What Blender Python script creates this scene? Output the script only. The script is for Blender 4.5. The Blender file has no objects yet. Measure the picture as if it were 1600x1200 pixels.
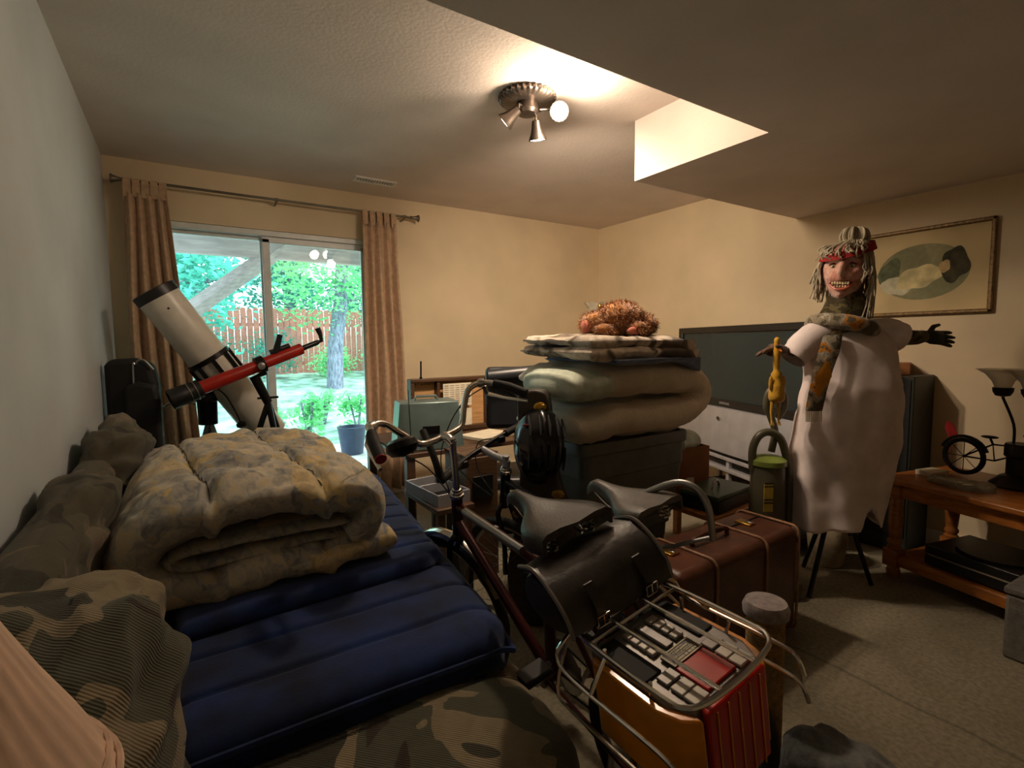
import bpy, bmesh, math, random
from mathutils import Vector, Matrix, noise
random.seed(7)
sc = bpy.context.scene
col = sc.collection

# ------------------------------------------------------------------ camera
def make_camera():
    f, yaw, p, r = 790.04, 0.57737, 0.0823178, -0.01081969
    fwd = Vector((math.sin(yaw)*math.cos(p), math.cos(yaw)*math.cos(p), -math.sin(p)))
    rt = Vector((math.cos(yaw), -math.sin(yaw), 0)); up = rt.cross(fwd)
    c, s = math.cos(r), math.sin(r)
    R, U = rt*c+up*s, up*c-rt*s
    cam = bpy.data.cameras.new('camera'); o = bpy.data.objects.new('camera', cam); col.objects.link(o)
    cam.sensor_width = 36; cam.lens = f/1600*36; cam.clip_start = .02; cam.clip_end = 200
    m = Matrix((R, U, -fwd)).transposed().to_4x4(); m.translation = (0, 0, 1.26)
    o.matrix_world = m; sc.camera = o
make_camera()
sc.view_settings.view_transform = 'Standard'; sc.view_settings.look = 'None'
sc.view_settings.exposure = 0.36; sc.view_settings.gamma = 1.0; sc.view_settings.use_curve_mapping = False

# ------------------------------------------------------------------ sky and sun
w = bpy.data.worlds.new('world'); sc.world = w; w.use_nodes = True
bg = w.node_tree.nodes['Background']; bg.inputs[0].default_value = (.78, .93, 1.0, 1); bg.inputs[1].default_value = 4.6
sd = bpy.data.lights.new('sun', 'SUN'); sd.energy = 3.0; sd.angle = .02; sd.color = (1, .97, .9)
so = bpy.data.objects.new('sun', sd); col.objects.link(so); so.location = (4, 12, 20); so.rotation_euler = (math.radians(28), math.radians(22), 0)

# ------------------------------------------------------------------ helpers
W = {}
def lin(c):
    return tuple(((x/255)/12.92 if x/255 <= .04045 else ((x/255+.055)/1.055)**2.4) for x in c)
def newmat(name):
    m = bpy.data.materials.new(name); m.use_nodes = True
    nt = m.node_tree; return m, nt, nt.nodes['Principled BSDF'], nt.nodes, nt.links
def tcoord(nt, scale=(1, 1, 1), rot=(0, 0, 0)):
    tc = nt.nodes.new('ShaderNodeTexCoord'); mp = nt.nodes.new('ShaderNodeMapping')
    mp.inputs['Scale'].default_value = scale; mp.inputs['Rotation'].default_value = rot
    nt.links.new(tc.outputs['Object'], mp.inputs[0]); return mp.outputs[0]
def nnoise(nt, vec, scale, detail=3, dist=0):
    n = nt.nodes.new('ShaderNodeTexNoise'); n.inputs['Scale'].default_value = scale
    n.inputs['Detail'].default_value = detail; n.inputs['Distortion'].default_value = dist
    nt.links.new(vec, n.inputs['Vector']); return n.outputs['Fac']
def ramp(nt, fac, stops, const=False):
    r = nt.nodes.new('ShaderNodeValToRGB'); nt.links.new(fac, r.inputs[0])
    e = r.color_ramp.elements
    while len(e) < len(stops): e.new(.5)
    for k, (p, c) in enumerate(stops):
        e[k].position = p; e[k].color = (*lin(c), 1)
    if const: r.color_ramp.interpolation = 'CONSTANT'
    return r.outputs[0]
def bump(nt, b, h, strength, dist=.01):
    n = nt.nodes.new('ShaderNodeBump'); n.inputs['Strength'].default_value = strength
    n.inputs['Distance'].default_value = dist; nt.links.new(h, n.inputs['Height'])
    nt.links.new(n.outputs[0], b.inputs['Normal'])
def mat(name, c, rough=.6, metal=0, var=.12, scale=12, bmp=0, bscale=None, spec=.5, sheen=0, scl=(1, 1, 1)):
    m, nt, b, N, L = newmat(name)
    v = tcoord(nt, scl)
    lo = tuple(max(0, x*(1-var)) for x in c); hi = tuple(min(255, x*(1+var)) for x in c)
    f = nnoise(nt, v, scale); L.new(ramp(nt, f, [(.3, lo), (.7, hi)]), b.inputs['Base Color'])
    b.inputs['Roughness'].default_value = rough; b.inputs['Metallic'].default_value = metal
    b.inputs['Specular IOR Level'].default_value = spec
    if sheen: b.inputs['Sheen Weight'].default_value = sheen
    if bmp: bump(nt, b, nnoise(nt, v, bscale or scale*4, 4), bmp, .004)
    return m
def patches(name, stops, scale=5, dist=1.0, rough=.9, ribs=0, scl=(1, 1, 1), fine=.25, bmp=.25, ribdir='Z', const=True, sheen=.2):
    m, nt, b, N, L = newmat(name); v = tcoord(nt, scl)
    f = nnoise(nt, v, scale, 2.5, dist); c = ramp(nt, f, stops, const)
    mx = N.new('ShaderNodeMix'); mx.data_type = 'RGBA'; mx.blend_type = 'MULTIPLY'; mx.inputs['Factor'].default_value = fine
    L.new(c, mx.inputs['A']); L.new(ramp(nt, nnoise(nt, v, scale*9, 4), [(.3, (90, 90, 90)), (.7, (255, 255, 255))]), mx.inputs['B'])
    L.new(mx.outputs['Result'], b.inputs['Base Color']); b.inputs['Roughness'].default_value = rough
    b.inputs['Sheen Weight'].default_value = sheen; b.inputs['Specular IOR Level'].default_value = .2
    if ribs:
        wv = N.new('ShaderNodeTexWave'); wv.bands_direction = ribdir; wv.inputs['Scale'].default_value = ribs
        wv.inputs['Distortion'].default_value = .6; L.new(v, wv.inputs['Vector']); bump(nt, b, wv.outputs['Fac'], .45, .003)
    else: bump(nt, b, nnoise(nt, v, scale*6, 4), bmp, .006)
    return m
def wood(name, a, c, scale=6, rough=.45, axis=(1, 8, 8)):
    m, nt, b, N, L = newmat(name); v = tcoord(nt, axis)
    L.new(ramp(nt, nnoise(nt, v, scale, 5, 1.2), [(.3, a), (.7, c)]), b.inputs['Base Color'])
    b.inputs['Roughness'].default_value = rough; return m
def emit(name, c, s):
    m, nt, b, N, L = newmat(name)
    b.inputs['Base Color'].default_value = (*c, 1); b.inputs['Emission Color'].default_value = (*c, 1)
    b.inputs['Emission Strength'].default_value = s; return m

def reg(o, parent, local):
    if parent is None: W[o] = o.matrix_basis.copy()
    else:
        o.parent = parent
        if local: W[o] = W[parent].copy()
        else: o.matrix_parent_inverse = W[parent].inverted(); W[o] = Matrix.Identity(4)
def tag(o, label=None, cat=None, group=None, kind=None):
    if label: o['label'] = label
    if cat: o['category'] = cat
    if group: o['group'] = group
    if kind: o['kind'] = kind
    return o
def thing(name, label, cat, loc=(0, 0, 0), rot=(0, 0, 0), group=None, kind=None):
    o = bpy.data.objects.new(name, None); col.objects.link(o); o.empty_display_size = .1
    o.location = loc; o.rotation_euler = rot
    W[o] = Matrix.Translation(loc) @ o.rotation_euler.to_matrix().to_4x4()
    return tag(o, label, cat, group, kind)
def frame_from(d):
    d = d.normalized(); a = Vector((0, 0, 1)) if abs(d.z) < .95 else Vector((1, 0, 0))
    u = d.cross(a).normalized(); return u, d.cross(u).normalized()

class MB:
    def __init__(s): s.v = []; s.f = []
    def add(s, vs, fs, M=None):
        n = len(s.v); s.v += [tuple(M @ Vector(p)) if M else tuple(p) for p in vs]
        s.f += [tuple(i+n for i in f) for f in fs]; return s
    def box(s, c, d, rz=0, M=None, taper=1):
        x, y, z = d[0]/2, d[1]/2, d[2]/2; t = taper
        vs = [(-x, -y, -z), (x, -y, -z), (x, y, -z), (-x, y, -z), (-x*t, -y*t, z), (x*t, -y*t, z), (x*t, y*t, z), (-x*t, y*t, z)]
        T = Matrix.Translation(c) @ Matrix.Rotation(rz, 4, 'Z')
        if M: T = M @ T
        return s.add(vs, [(3, 2, 1, 0), (4, 5, 6, 7), (0, 1, 5, 4), (1, 2, 6, 5), (2, 3, 7, 6), (3, 0, 4, 7)], T)
    def loft(s, rings, closed=False, caps=True, M=None):
        n = len(rings[0]); vs = [p for r in rings for p in r]; fs = []
        m = len(rings)
        for i in range(m if closed else m-1):
            a, b = i*n, ((i+1) % m)*n
            for j in range(n):
                k = (j+1) % n; fs.append((a+j, a+k, b+k, b+j))
        if caps and not closed:
            fs.append(tuple(range(n-1, -1, -1))); fs.append(tuple(range((m-1)*n, m*n)))
        return s.add(vs, fs, M)
    def tube(s, pts, r, n=8, closed=False, M=None, caps=True):
        P = [Vector(p) for p in pts]; m = len(P); rr = r if isinstance(r, (list, tuple)) else [r]*m
        rings = []; u = None
        for i in range(m):
            if closed: d = P[(i+1) % m]-P[i-1]
            else: d = P[min(i+1, m-1)]-P[max(i-1, 0)]
            if d.length < 1e-9: d = Vector((0, 0, 1))
            d.normalize()
            if u is None: u, _ = frame_from(d)
            u = (u-d*u.dot(d))
            if u.length < 1e-6: u, _ = frame_from(d)
            u.normalize(); v = d.cross(u)
            rings.append([P[i]+(u*math.cos(a)+v*math.sin(a))*rr[i] for a in (2*math.pi*k/n for k in range(n))])
        return s.loft(rings, closed, caps, M)
    def lathe(s, prof, n=24, M=None, caps=True, flute=0, fn=0):
        rings = []
        for r, z in prof:
            rings.append([((r*(1+flute*math.cos(fn*a)))*math.cos(a), (r*(1+flute*math.cos(fn*a)))*math.sin(a), z) for a in (2*math.pi*k/n for k in range(n))])
        return s.loft(rings, False, caps, M)
    def ell(s, c, r, n=16, m=10, M=None, fn=None, e=1.0):
        rings = []
        def sp(x): return math.copysign(abs(x)**e, x)
        for i in range(m+1):
            t = -math.pi/2+math.pi*(.02+.96*i/m); rg = []
            for k in range(n):
                a = 2*math.pi*k/n
                p = Vector((sp(math.cos(t))*sp(math.cos(a)), sp(math.cos(t))*sp(math.sin(a)), sp(math.sin(t))))
                q = Vector((c[0]+r[0]*p.x, c[1]+r[1]*p.y, c[2]+r[2]*p.z))
                rg.append(fn(q, p) if fn else q)
            rings.append(rg)
        return s.loft(rings, False, True, M)
    def prism(s, poly, z0, z1, M=None):
        n = len(poly); vs = [(x, y, z0) for x, y in poly]+[(x, y, z1) for x, y in poly]
        fs = [tuple(range(n-1, -1, -1)), tuple(range(n, 2*n))]+[(i, (i+1) % n, n+(i+1) % n, n+i) for i in range(n)]
        return s.add(vs, fs, M)
    def build(s, name, m, parent=None, local=False, smooth=True, bevel=0, sub=0, ang=40, seg=2):
        me = bpy.data.meshes.new(name); me.from_pydata(s.v, [], s.f); me.update()
        bm = bmesh.new(); bm.from_mesh(me); bmesh.ops.recalc_face_normals(bm, faces=bm.faces); bm.to_mesh(me); bm.free()
        if isinstance(m, (list, tuple)):
            for q in m: me.materials.append(q)
        else: me.materials.append(m)
        if smooth:
            me.shade_smooth()
            if ang < 180: me.set_sharp_from_angle(angle=math.radians(ang))
        o = bpy.data.objects.new(name, me); col.objects.link(o); reg(o, parent, local)
        if bevel:
            b = o.modifiers.new('bevel', 'BEVEL'); b.width = bevel; b.segments = seg; b.limit_method = 'ANGLE'; b.angle_limit = math.radians(35)
        if sub:
            q = o.modifiers.new('subd', 'SUBSURF'); q.levels = sub; q.render_levels = sub
        return o
def box(name, c, d, m, parent=None, rz=0, bevel=.004, local=False, M=None, taper=1):
    return MB().box(c, d, rz, M, taper).build(name, m, parent, local, bevel=bevel)
def tube(name, pts, r, m, parent=None, local=False, n=8, closed=False):
    return MB().tube(pts, r, n, closed).build(name, m, parent, local)
def arc(c, r, a0, a1, n, plane='xz'):
    out = []
    for i in range(n+1):
        a = math.radians(a0+(a1-a0)*i/n); x, y = r*math.cos(a), r*math.sin(a)
        out.append({'xz': (c[0]+x, c[1], c[2]+y), 'yz': (c[0], c[1]+x, c[2]+y), 'xy': (c[0]+x, c[1]+y, c[2])}[plane])
    return out
def smoothpath(pts, k=6):
    P = [Vector(p) for p in pts]; out = []
    for i in range(len(P)-1):
        p0, p1, p2, p3 = P[max(i-1, 0)], P[i], P[i+1], P[min(i+2, len(P)-1)]
        for j in range(k):
            t = j/k
            out.append(.5*((2*p1)+(p2-p0)*t+(2*p0-5*p1+4*p2-p3)*t*t+(3*p1-p0-3*p2+p3)*t**3))
    out.append(P[-1]); return out
def nz(x, y, z, s=1.0, seed=0):
    return noise.noise(Vector((x*s+seed*13.7, y*s+seed*7.1, z*s+seed*3.3)))
def aim(p, d, roll=None):
    z = Vector(d).normalized(); x, y = frame_from(z)
    m = Matrix((x, y, z)).transposed().to_4x4(); m.translation = p; return m
def ribbon(path, th, y0, y1, ny, fn=None, k=6, mb=None, taper=.03):
    """thick folded cloth: 2-D path (x,z), thickness th, laid out along Y"""
    P = smoothpath([(a, 0, b) for a, b in path], k); n = len(P); N = []
    for i in range(n):
        d = (P[min(i+1, n-1)]-P[max(i-1, 0)]).normalized(); N.append(Vector((-d.z, 0, d.x)))
    rings = []
    for j in range(ny+1):
        t = j/ny; y = y0+(y1-y0)*t; e = min(t, 1-t)*(y1-y0)
        sq = min(1, .25+.75*math.sqrt(max(0, min(1, e/taper)))) if taper else 1
        top = []; bot = []
        for i in range(n):
            q = min(i, n-1-i)/max(1, k*.6); g = min(1, .3+.7*math.sqrt(min(1, q)))
            h = th/2*sq*g
            top.append(Vector((P[i].x, y, P[i].z))+N[i]*h); bot.append(Vector((P[i].x, y, P[i].z))-N[i]*h)
        rg = top+bot[::-1]
        if fn: rg = [fn(p, (i if i < n else 2*n-1-i)/(n-1), t, i < n) for i, p in enumerate(rg)]
        rings.append(rg)
    mb = mb or MB(); mb.loft(rings, False, False)
    base = len(mb.v)-len(rings)*2*n
    for b in (base, base+ny*2*n):
        for i in range(n-1): mb.f.append((b+i, b+i+1, b+2*n-2-i, b+2*n-1-i))
    return mb
def slab(name, c, d, m, parent=None, rz=0, nx=24, ny=24, fn=None, rnd=.03, local=False):
    """padded slab with rounded rim; fn(x,y,u,v)->z offset on the top face"""
    mb = MB(); vs = []; fs = []; hx, hy, hz = d[0]/2, d[1]/2, d[2]/2
    for sgn in (1, -1):
        for i in range(nx+1):
            for j in range(ny+1):
                u, v = i/nx, j/ny; ex = min(u, 1-u)*d[0]; ey = min(v, 1-v)*d[1]; e = min(ex, ey)
                g = 1 if e >= rnd else math.sqrt(max(0, 1-(1-e/rnd)**2))
                z = sgn*hz*(.02+.98*g)
                x, y = (u-.5)*d[0], (v-.5)*d[1]
                if fn: z += fn(x, y, u, v, sgn)*(g if sgn > 0 else 1)
                vs.append((x, y, z))
    o = (nx+1)*(ny+1)
    for b in (0, o):
        for i in range(nx):
            for j in range(ny):
                a = b+i*(ny+1)+j; q = (a, a+ny+1, a+ny+2, a+1); fs.append(q if b == 0 else q[::-1])
    per = [i*(ny+1) for i in range(nx+1)]+[nx*(ny+1)+j for j in range(1, ny+1)]+[i*(ny+1)+ny for i in range(nx-1, -1, -1)]+[j for j in range(ny-1, 0, -1)]
    for a, b in zip(per, per[1:]+per[:1]): fs.append((b, a, a+o, b+o))
    mb.add(vs, fs, Matrix.Translation(c) @ Matrix.Rotation(rz, 4, 'Z'))
    return mb.build(name, m, parent, local, ang=60)
def text(name, s, size, m, M, parent=None, local=False, extrude=.0005):
    cu = bpy.data.curves.new(name, 'FONT'); cu.body = s; cu.size = size; cu.extrude = extrude
    cu.align_x = 'CENTER'; cu.align_y = 'CENTER'; cu.resolution_u = 2
    t = bpy.data.objects.new(name, cu); col.objects.link(t)
    bpy.context.view_layer.update()
    me = bpy.data.meshes.new_from_object(t.evaluated_get(bpy.context.evaluated_depsgraph_get()))
    bpy.data.objects.remove(t); me.transform(M); me.materials.clear(); me.materials.append(m)
    o = bpy.data.objects.new(name, me); col.objects.link(o); reg(o, parent, local); return o
# ------------------------------------------------------------------ materials
def plaster(name, c, s=1.0, bs=.15):
    m, nt, b, N, L = newmat(name); v = tcoord(nt)
    lo = tuple(x*.95 for x in c); L.new(ramp(nt, nnoise(nt, v, 2.2, 4), [(.35, lo), (.65, c)]), b.inputs['Base Color'])
    b.inputs['Roughness'].default_value = .85; b.inputs['Specular IOR Level'].default_value = .25
    bump(nt, b, nnoise(nt, v, 90*s, 5), bs, .003); return m
M_wall = plaster('wall_paint', (232, 212, 178))
M_wallL = plaster('wall_paint_daylit', (196, 203, 206))  # blue-grey cast of the door's daylight put into the left wall's colour
M_ceil = plaster('ceiling_texture', (224, 212, 203), .7, .5)
def floor_mat():
    m, nt, b, N, L = newmat('floor_carpet'); v = tcoord(nt)
    c = ramp(nt, nnoise(nt, v, 1.7, 6, .4), [(.25, (118, 110, 92)), (.5, (150, 141, 120)), (.75, (166, 156, 136))])
    c2 = ramp(nt, nnoise(nt, v, 60, 4), [(.3, (150, 150, 150)), (.7, (255, 255, 255))])
    mx = N.new('ShaderNodeMix'); mx.data_type = 'RGBA'; mx.blend_type = 'MULTIPLY'; mx.inputs['Factor'].default_value = .5
    L.new(c, mx.inputs['A']); L.new(c2, mx.inputs['B'])
    # a worn dark seam running across the floor
    sx = N.new('ShaderNodeSeparateXYZ'); L.new(v, sx.inputs[0])
    nn = N.new('ShaderNodeMath'); nn.operation = 'MULTIPLY_ADD'; nn.inputs[1].default_value = .05; nn.inputs[2].default_value = -2.065
    L.new(nnoise(nt, v, 5, 4), nn.inputs[0])
    ad = N.new('ShaderNodeMath'); L.new(sx.outputs[0], ad.inputs[0]); L.new(nn.outputs[0], ad.inputs[1])
    ab = N.new('ShaderNodeMath'); ab.operation = 'ABSOLUTE'; L.new(ad.outputs[0], ab.inputs[0])
    mr = N.new('ShaderNodeMapRange'); L.new(ab.outputs[0], mr.inputs[0]); mr.inputs[1].default_value = .002; mr.inputs[2].default_value = .012
    mr.inputs[3].default_value = .45; mr.inputs[4].default_value = 0
    m2 = N.new('ShaderNodeMix'); m2.data_type = 'RGBA'; L.new(mr.outputs[0], m2.inputs['Factor'])
    L.new(mx.outputs['Result'], m2.inputs['A']); m2.inputs['B'].default_value = (.05, .045, .03, 1)
    L.new(m2.outputs['Result'], b.inputs['Base Color']); b.inputs['Roughness'].default_value = .95; b.inputs['Specular IOR Level'].default_value = .15
    bump(nt, b, nnoise(nt, v, 140, 4), .4, .004); return m
M_floor = floor_mat()
M_white = mat('white_paint', (235, 235, 230), .45, var=.03)
M_vinyl = mat('window_vinyl', (225, 228, 228), .35, var=.03)
M_black = mat('black_plastic', (22, 22, 23), .4, var=.2)
M_blackm = mat('black_metal', (18, 18, 19), .35, .4, var=.15)
M_rubber = mat('black_rubber', (24, 24, 24), .75, var=.2, scale=40)
M_chrome = mat('chrome', (215, 213, 208), .16, 1, var=.05)
M_alu = mat('brushed_aluminium', (165, 165, 165), .35, .9, var=.06)
M_silver = mat('silver_plastic', (176, 176, 182), .35, .3, var=.04)
M_brass = mat('brass', (205, 160, 70), .28, 1, var=.1)
M_nickel = mat('antique_nickel', (86, 77, 70), .34, .85, var=.15)
M_cream = mat('cream_paper', (225, 214, 190), .8, var=.05)
M_rodmat = mat('pewter_rod', (120, 112, 98), .4, .7, var=.12)
M_glass, nt, b, N, L = newmat('clear_glass')
for n_ in list(N): N.remove(n_)
out = N.new('ShaderNodeOutputMaterial'); tr = N.new('ShaderNodeBsdfTransparent'); tr.inputs[0].default_value = (.90, .96, .95, 1)
gl = N.new('ShaderNodeBsdfGlossy'); gl.inputs['Roughness'].default_value = .01; fr = N.new('ShaderNodeFresnel'); fr.inputs[0].default_value = 1.5
mx = N.new('ShaderNodeMixShader'); L.new(fr.outputs[0], mx.inputs[0]); L.new(tr.outputs[0], mx.inputs[1]); L.new(gl.outputs[0], mx.inputs[2]); L.new(mx.outputs[0], out.inputs[0])

# ------------------------------------------------------------------ room shell
XL, XR, YF, YB, ZC, ZS = -.35, 3.764, -1.5, 4.071, 2.44, 2.125
def struct(name, mb, m, parent=None, bevel=0, smooth=False):
    o = mb.build(name, m, parent, smooth=smooth, bevel=bevel)
    if parent is None: o['kind'] = 'structure'
    return o
struct('floor', MB().box(((XL+XR)/2, (YF+YB)/2, -.05), (XR-XL+.3, YB-YF+.3, .1)), M_floor)
struct('ceiling', MB().box(((XL+XR)/2, (YF+YB)/2, ZC+.05), (XR-XL+.3, YB-YF+.3, .1)), M_ceil)
struct('ceiling_soffit', MB().prism([(XL, YF), (XR, YF), (XR, 2.0), (2.112, 2.0), (2.112, 1.249), (XL, 1.249)], ZS, ZC), M_ceil)
struct('wall_left', MB().box((XL-.075, (YF+YB)/2, ZC/2), (.15, YB-YF+.3, ZC)), M_wallL)
struct('wall_right', MB().box((XR+.075, (YF+YB)/2, ZC/2), (.15, YB-YF+.3, ZC)), M_wall)
struct('wall_front', MB().box(((XL+XR)/2, YF-.075, ZC/2), (XR-XL, .15, ZC)), M_wall)
DX0, DX1, DZ1 = -.22, 1.33, 2.085
wb = MB()
wb.box(((XL+DX0)/2, YB+.075, ZC/2), (DX0-XL, .15, ZC)); wb.box(((DX1+XR)/2, YB+.075, ZC/2), (XR-DX1, .15, ZC))
wb.box(((DX0+DX1)/2, YB+.075, (DZ1+ZC)/2), (DX1-DX0, .15, ZC-DZ1))
struct('wall_back', wb, M_wall)
struct('baseboard_right', MB().box((XR-.008, (YF+YB)/2, .05), (.016, YB-YF, .1)), M_white, bevel=.003)
struct('baseboard_back', MB().box(((DX1+XR)/2, YB-.008, .05), (XR-DX1, .016, .1)), M_white, bevel=.003)
struct('baseboard_left', MB().box((XL+.008, (YF+YB)/2, .05), (.016, YB-YF, .1)), M_white, bevel=.003)

# sliding glass door
door = thing('door_1', None, None, (.555, YB+.06, 0), kind='structure')
fw = .045
f = MB().box((DX0+fw/2, YB+.07, DZ1/2), (fw, .11, DZ1)).box((DX1-fw/2, YB+.07, DZ1/2), (fw, .11, DZ1)).box(((DX0+DX1)/2, YB+.07, DZ1-.02), (DX1-DX0, .11, .04)).box(((DX0+DX1)/2, YB+.07, .015), (DX1-DX0, .13, .03))
f.build('door_frame', M_vinyl, door, bevel=.004)
def sash(x0, x1, y, sl, sr, top):
    p = MB().box((x0+sl/2, y, 1.03), (sl, .03, 2.0)).box((x1-sr/2, y, 1.03), (sr, .03, 2.0)).box(((x0+x1)/2, y, 2.045-top/2), (x1-x0, .03, top)).box(((x0+x1)/2, y, .07), (x1-x0, .03, .08))
    s = p.build('door_sash', M_vinyl, door, bevel=.004)
    MB().box(((x0+x1)/2, y, 1.04), (x1-x0-.04, .006, 1.97)).build('pane', M_glass, s, smooth=False)
    return s
sash(DX0+fw, .57, YB+.095, .04, .05, .025)
s2 = sash(.53, DX1-fw, YB+.05, .05, .04, .045)
MB().box((DX1-fw-.02, YB+.025, 1.0), (.02, .025, .2)).build('door_handle', M_white, s2, bevel=.006)

# ceiling vent
v = thing('ceiling_vent', 'white slotted metal air register in the ceiling', 'vent', (1.24, 3.70, ZC))
VM = Matrix.Translation((1.24, 3.70, ZC))
MB().box((0, .045, -.006), (.30, .012, .012), M=VM).box((0, -.045, -.006), (.30, .012, .012), M=VM).box((-.145, 0, -.006), (.012, .1, .012), M=VM).box((.145, 0, -.006), (.012, .1, .012), M=VM).build('vent_frame', M_white, v)
MB().box((0, 0, -.001), (.28, .08, .002), M=VM).build('duct_opening', M_black, v)
for k in range(14):
    MB().box((-.13+k*.02, 0, -.007), (.011, .082, .003), M=VM @ Matrix.Translation((0, 0, 0))).build('slat', M_white, v)

# curtains, rod
M_curt = mat('tan_curtain_cloth', (196, 164, 132), .8, var=.08, scale=30, bmp=.15, bscale=220, sheen=.3)
rod = thing('curtain_rod', 'thin pewter curtain rod with flared finials above the glass door', 'curtain rod', (.69, 3.985, 2.28))
MB().tube([(-.235, 3.975, 2.283), (1.62, 3.975, 2.279)], .0085, 10).build('pole', M_rodmat, rod)
for x, sgn in ((-.235, -1), (1.62, 1)):
    MB().lathe([(.011, 0), (.015, .008), (.011, .016), (.013, .03), (.022, .058), (.029, .066), (.026, .072), (.01, .075)], 16, aim((x, 3.975, 2.281), (sgn, 0, 0))).build('finial', M_rodmat, rod)
for x in (-.2, .62, 1.57):
    MB().tube([(x, YB, 2.262), (x, 4.03, 2.262), (x, 3.985, 2.268)], .006, 8).lathe([(.012, -.012), (.012, .012)], 12, aim((x, 3.975, 2.281), (1, 0, 0))).build('bracket', M_rodmat, rod)
def curtain(x0, x1, xb0, xb1, label, folds, seed, tabs):
    c = thing('curtain', label, 'curtain', ((x0+x1)/2, 3.97, .04), group=None)
    nx, nzv = 90, 40; vs = []; fs = []
    for j in range(nzv+1):
        t = j/nzv; z = 2.205-t*2.14
        for i in range(nx+1):
            u = i/nx; g = min(1, t*3)
            x = (x0+(x1-x0)*u)*(1-t)+(xb0+(xb1-xb0)*u)*t + .012*nz(u*4, t*2, 0, 1, seed)
            amp = .016+.022*g
            y = 3.965+amp*math.sin(u*folds*2*math.pi+1.2*nz(u*2, t*1.3, 1, 1, seed)*g+seed)+.014*nz(u*9, t*3, 3, 1, seed)*g
            vs.append((x, y, z+.01*math.sin(u*folds*2*math.pi)*(1-t)**6))
    for j in range(nzv):
        for i in range(nx): a = j*(nx+1)+i; fs.append((a, a+1, a+nx+2, a+nx+1))
    o = MB().add(vs, fs).build('drape', M_curt, c, ang=180)
    sm = o.modifiers.new('th', 'SOLIDIFY'); sm.thickness = .003
    for k in range(tabs):
        x = x0+(x1-x0)*(k+.5)/tabs; wv = .02
        pts = [(3.957, 2.18), (3.958, 2.25), (3.962, 2.289), (3.975, 2.2955), (3.988, 2.289), (3.99, 2.24), (3.978, 2.18)]
        m2 = MB(); m2.loft([[(x-wv, y, z), (x+wv, y, z), (x+wv, y+.003, z), (x-wv, y+.003, z)] for y, z in pts])
        m2.build('tab', M_curt, c)
curtain(-.25, -.02, -.285, .11, 'tan tab-top curtain panel hanging beside the white telescope', 4.5, 1, 5)
curtain(1.215, 1.50, 1.20, 1.56, 'tan tab-top curtain panel hanging above the grey-green case', 4.5, 4, 5)

# ------------------------------------------------------------------ outdoors
def gz(y): return -.12 if y < 8 else -.12+(y-8)/7*.6
M_lawn = mat('lawn_grass', (128, 160, 144), .9, var=.3, scale=3, bmp=.6, bscale=60)
M_conc = mat('patio_concrete', (190, 192, 186), .9, var=.08, scale=8)
g = MB(); ys = [4.15, 7.2, 8, 10, 12, 15, 18, 30]
g.add([(x, y, gz(y)-.02) for y in ys for x in (-25, 30)], [(2*i, 2*i+1, 2*i+3, 2*i+2) for i in range(len(ys)-1)])
go = g.build('ground', M_lawn, smooth=False); go['kind'] = 'structure'
struct('patio', MB().box((.5, 5.6, -.16), (8, 2.9, .12)), M_conc)
M_deck = mat('weathered_deck_wood', (168, 160, 158), .8, var=.1, scale=4, scl=(1, 8, 8))
deck = thing('deck', 'pale grey timber deck overhead with beam and diagonal braces', 'deck', (.5, 6, -.1))
MB().box((.5, 6.0, 2.31), (9, .09, .28)).build('beam', M_deck, deck, bevel=.006)
for k in range(15): MB().box((.5, 4.33+k*.13, 2.6), (9, .12, .035)).build('board', M_deck, deck)
for k in range(11): MB().box((-3.5+k*.8, 5.2, 2.52), (.045, 2.0, .13)).build('joist', M_deck, deck)
for x in (-1.05, 4.3): MB().box((x, 6.0, 1.03), (.11, .11, 2.3)).build('post', M_deck, deck, bevel=.005)
MB().tube([(1.03, 6.0, 2.36), (-1.0, 6.0, .72)], .088, 4).build('brace', M_deck, deck, smooth=False)
M_fence = wood('red_fence_wood', (140, 82, 70), (192, 128, 112), 5, .85, (6, 6, 1))
fence = thing('wooden_fence', 'tall reddish cedar plank fence beyond the lawn', 'fence', (3, 15, .4))
pl0 = MB().prism([(-.068, 0), (.068, 0), (.068, 1.72), (.04, 1.77), (-.04, 1.77), (-.068, 1.72)], -.011, .011).build('plank', M_fence, fence, smooth=False)
pme = pl0.data
for k in range(70):
    o = pl0 if k == 0 else bpy.data.objects.new('plank', pme)
    if k: col.objects.link(o); o.parent = fence
    o.matrix_parent_inverse = Matrix.Identity(4)
    o.location = (-7+k*.15, random.uniform(-.006, .006), .06+random.uniform(-.02, .02)); o.rotation_euler = (math.pi/2, 0, 0)
MB().box((3, 15.03, .75), (11, .04, .09)).box((3, 15.03, 1.8), (11, .04, .09)).build('fence_rail', M_fence, fence)
M_bark = mat('tree_bark', (112, 116, 132), .95, var=.3, scale=8, bmp=.8, scl=(4, 4, 1))
def leafmat(name, a, c):
    m, nt, b, N, L = newmat(name); v = tcoord(nt)
    L.new(ramp(nt, nnoise(nt, v, 1.5, 4), [(.3, a), (.7, c)]), b.inputs['Base Color']); b.inputs['Roughness'].default_value = .7
    b.inputs['Specular IOR Level'].default_value = .2
    td = N.new('ShaderNodeBsdfTranslucent'); td.inputs[0].default_value = (*lin(c), 1); ms = N.new('ShaderNodeMixShader'); ms.inputs[0].default_value = .4
    L.new(b.outputs[0], ms.inputs[1]); L.new(td.outputs[0], ms.inputs[2]); L.new(ms.outputs[0], N['Material Output'].inputs[0]); return m
M_leaf = [leafmat('fir_needles', (52, 140, 128), (116, 206, 190)), leafmat('broad_leaves', (80, 170, 110), (150, 225, 160)), leafmat('dark_fir_needles', (38, 105, 96), (95, 175, 155))]
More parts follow.
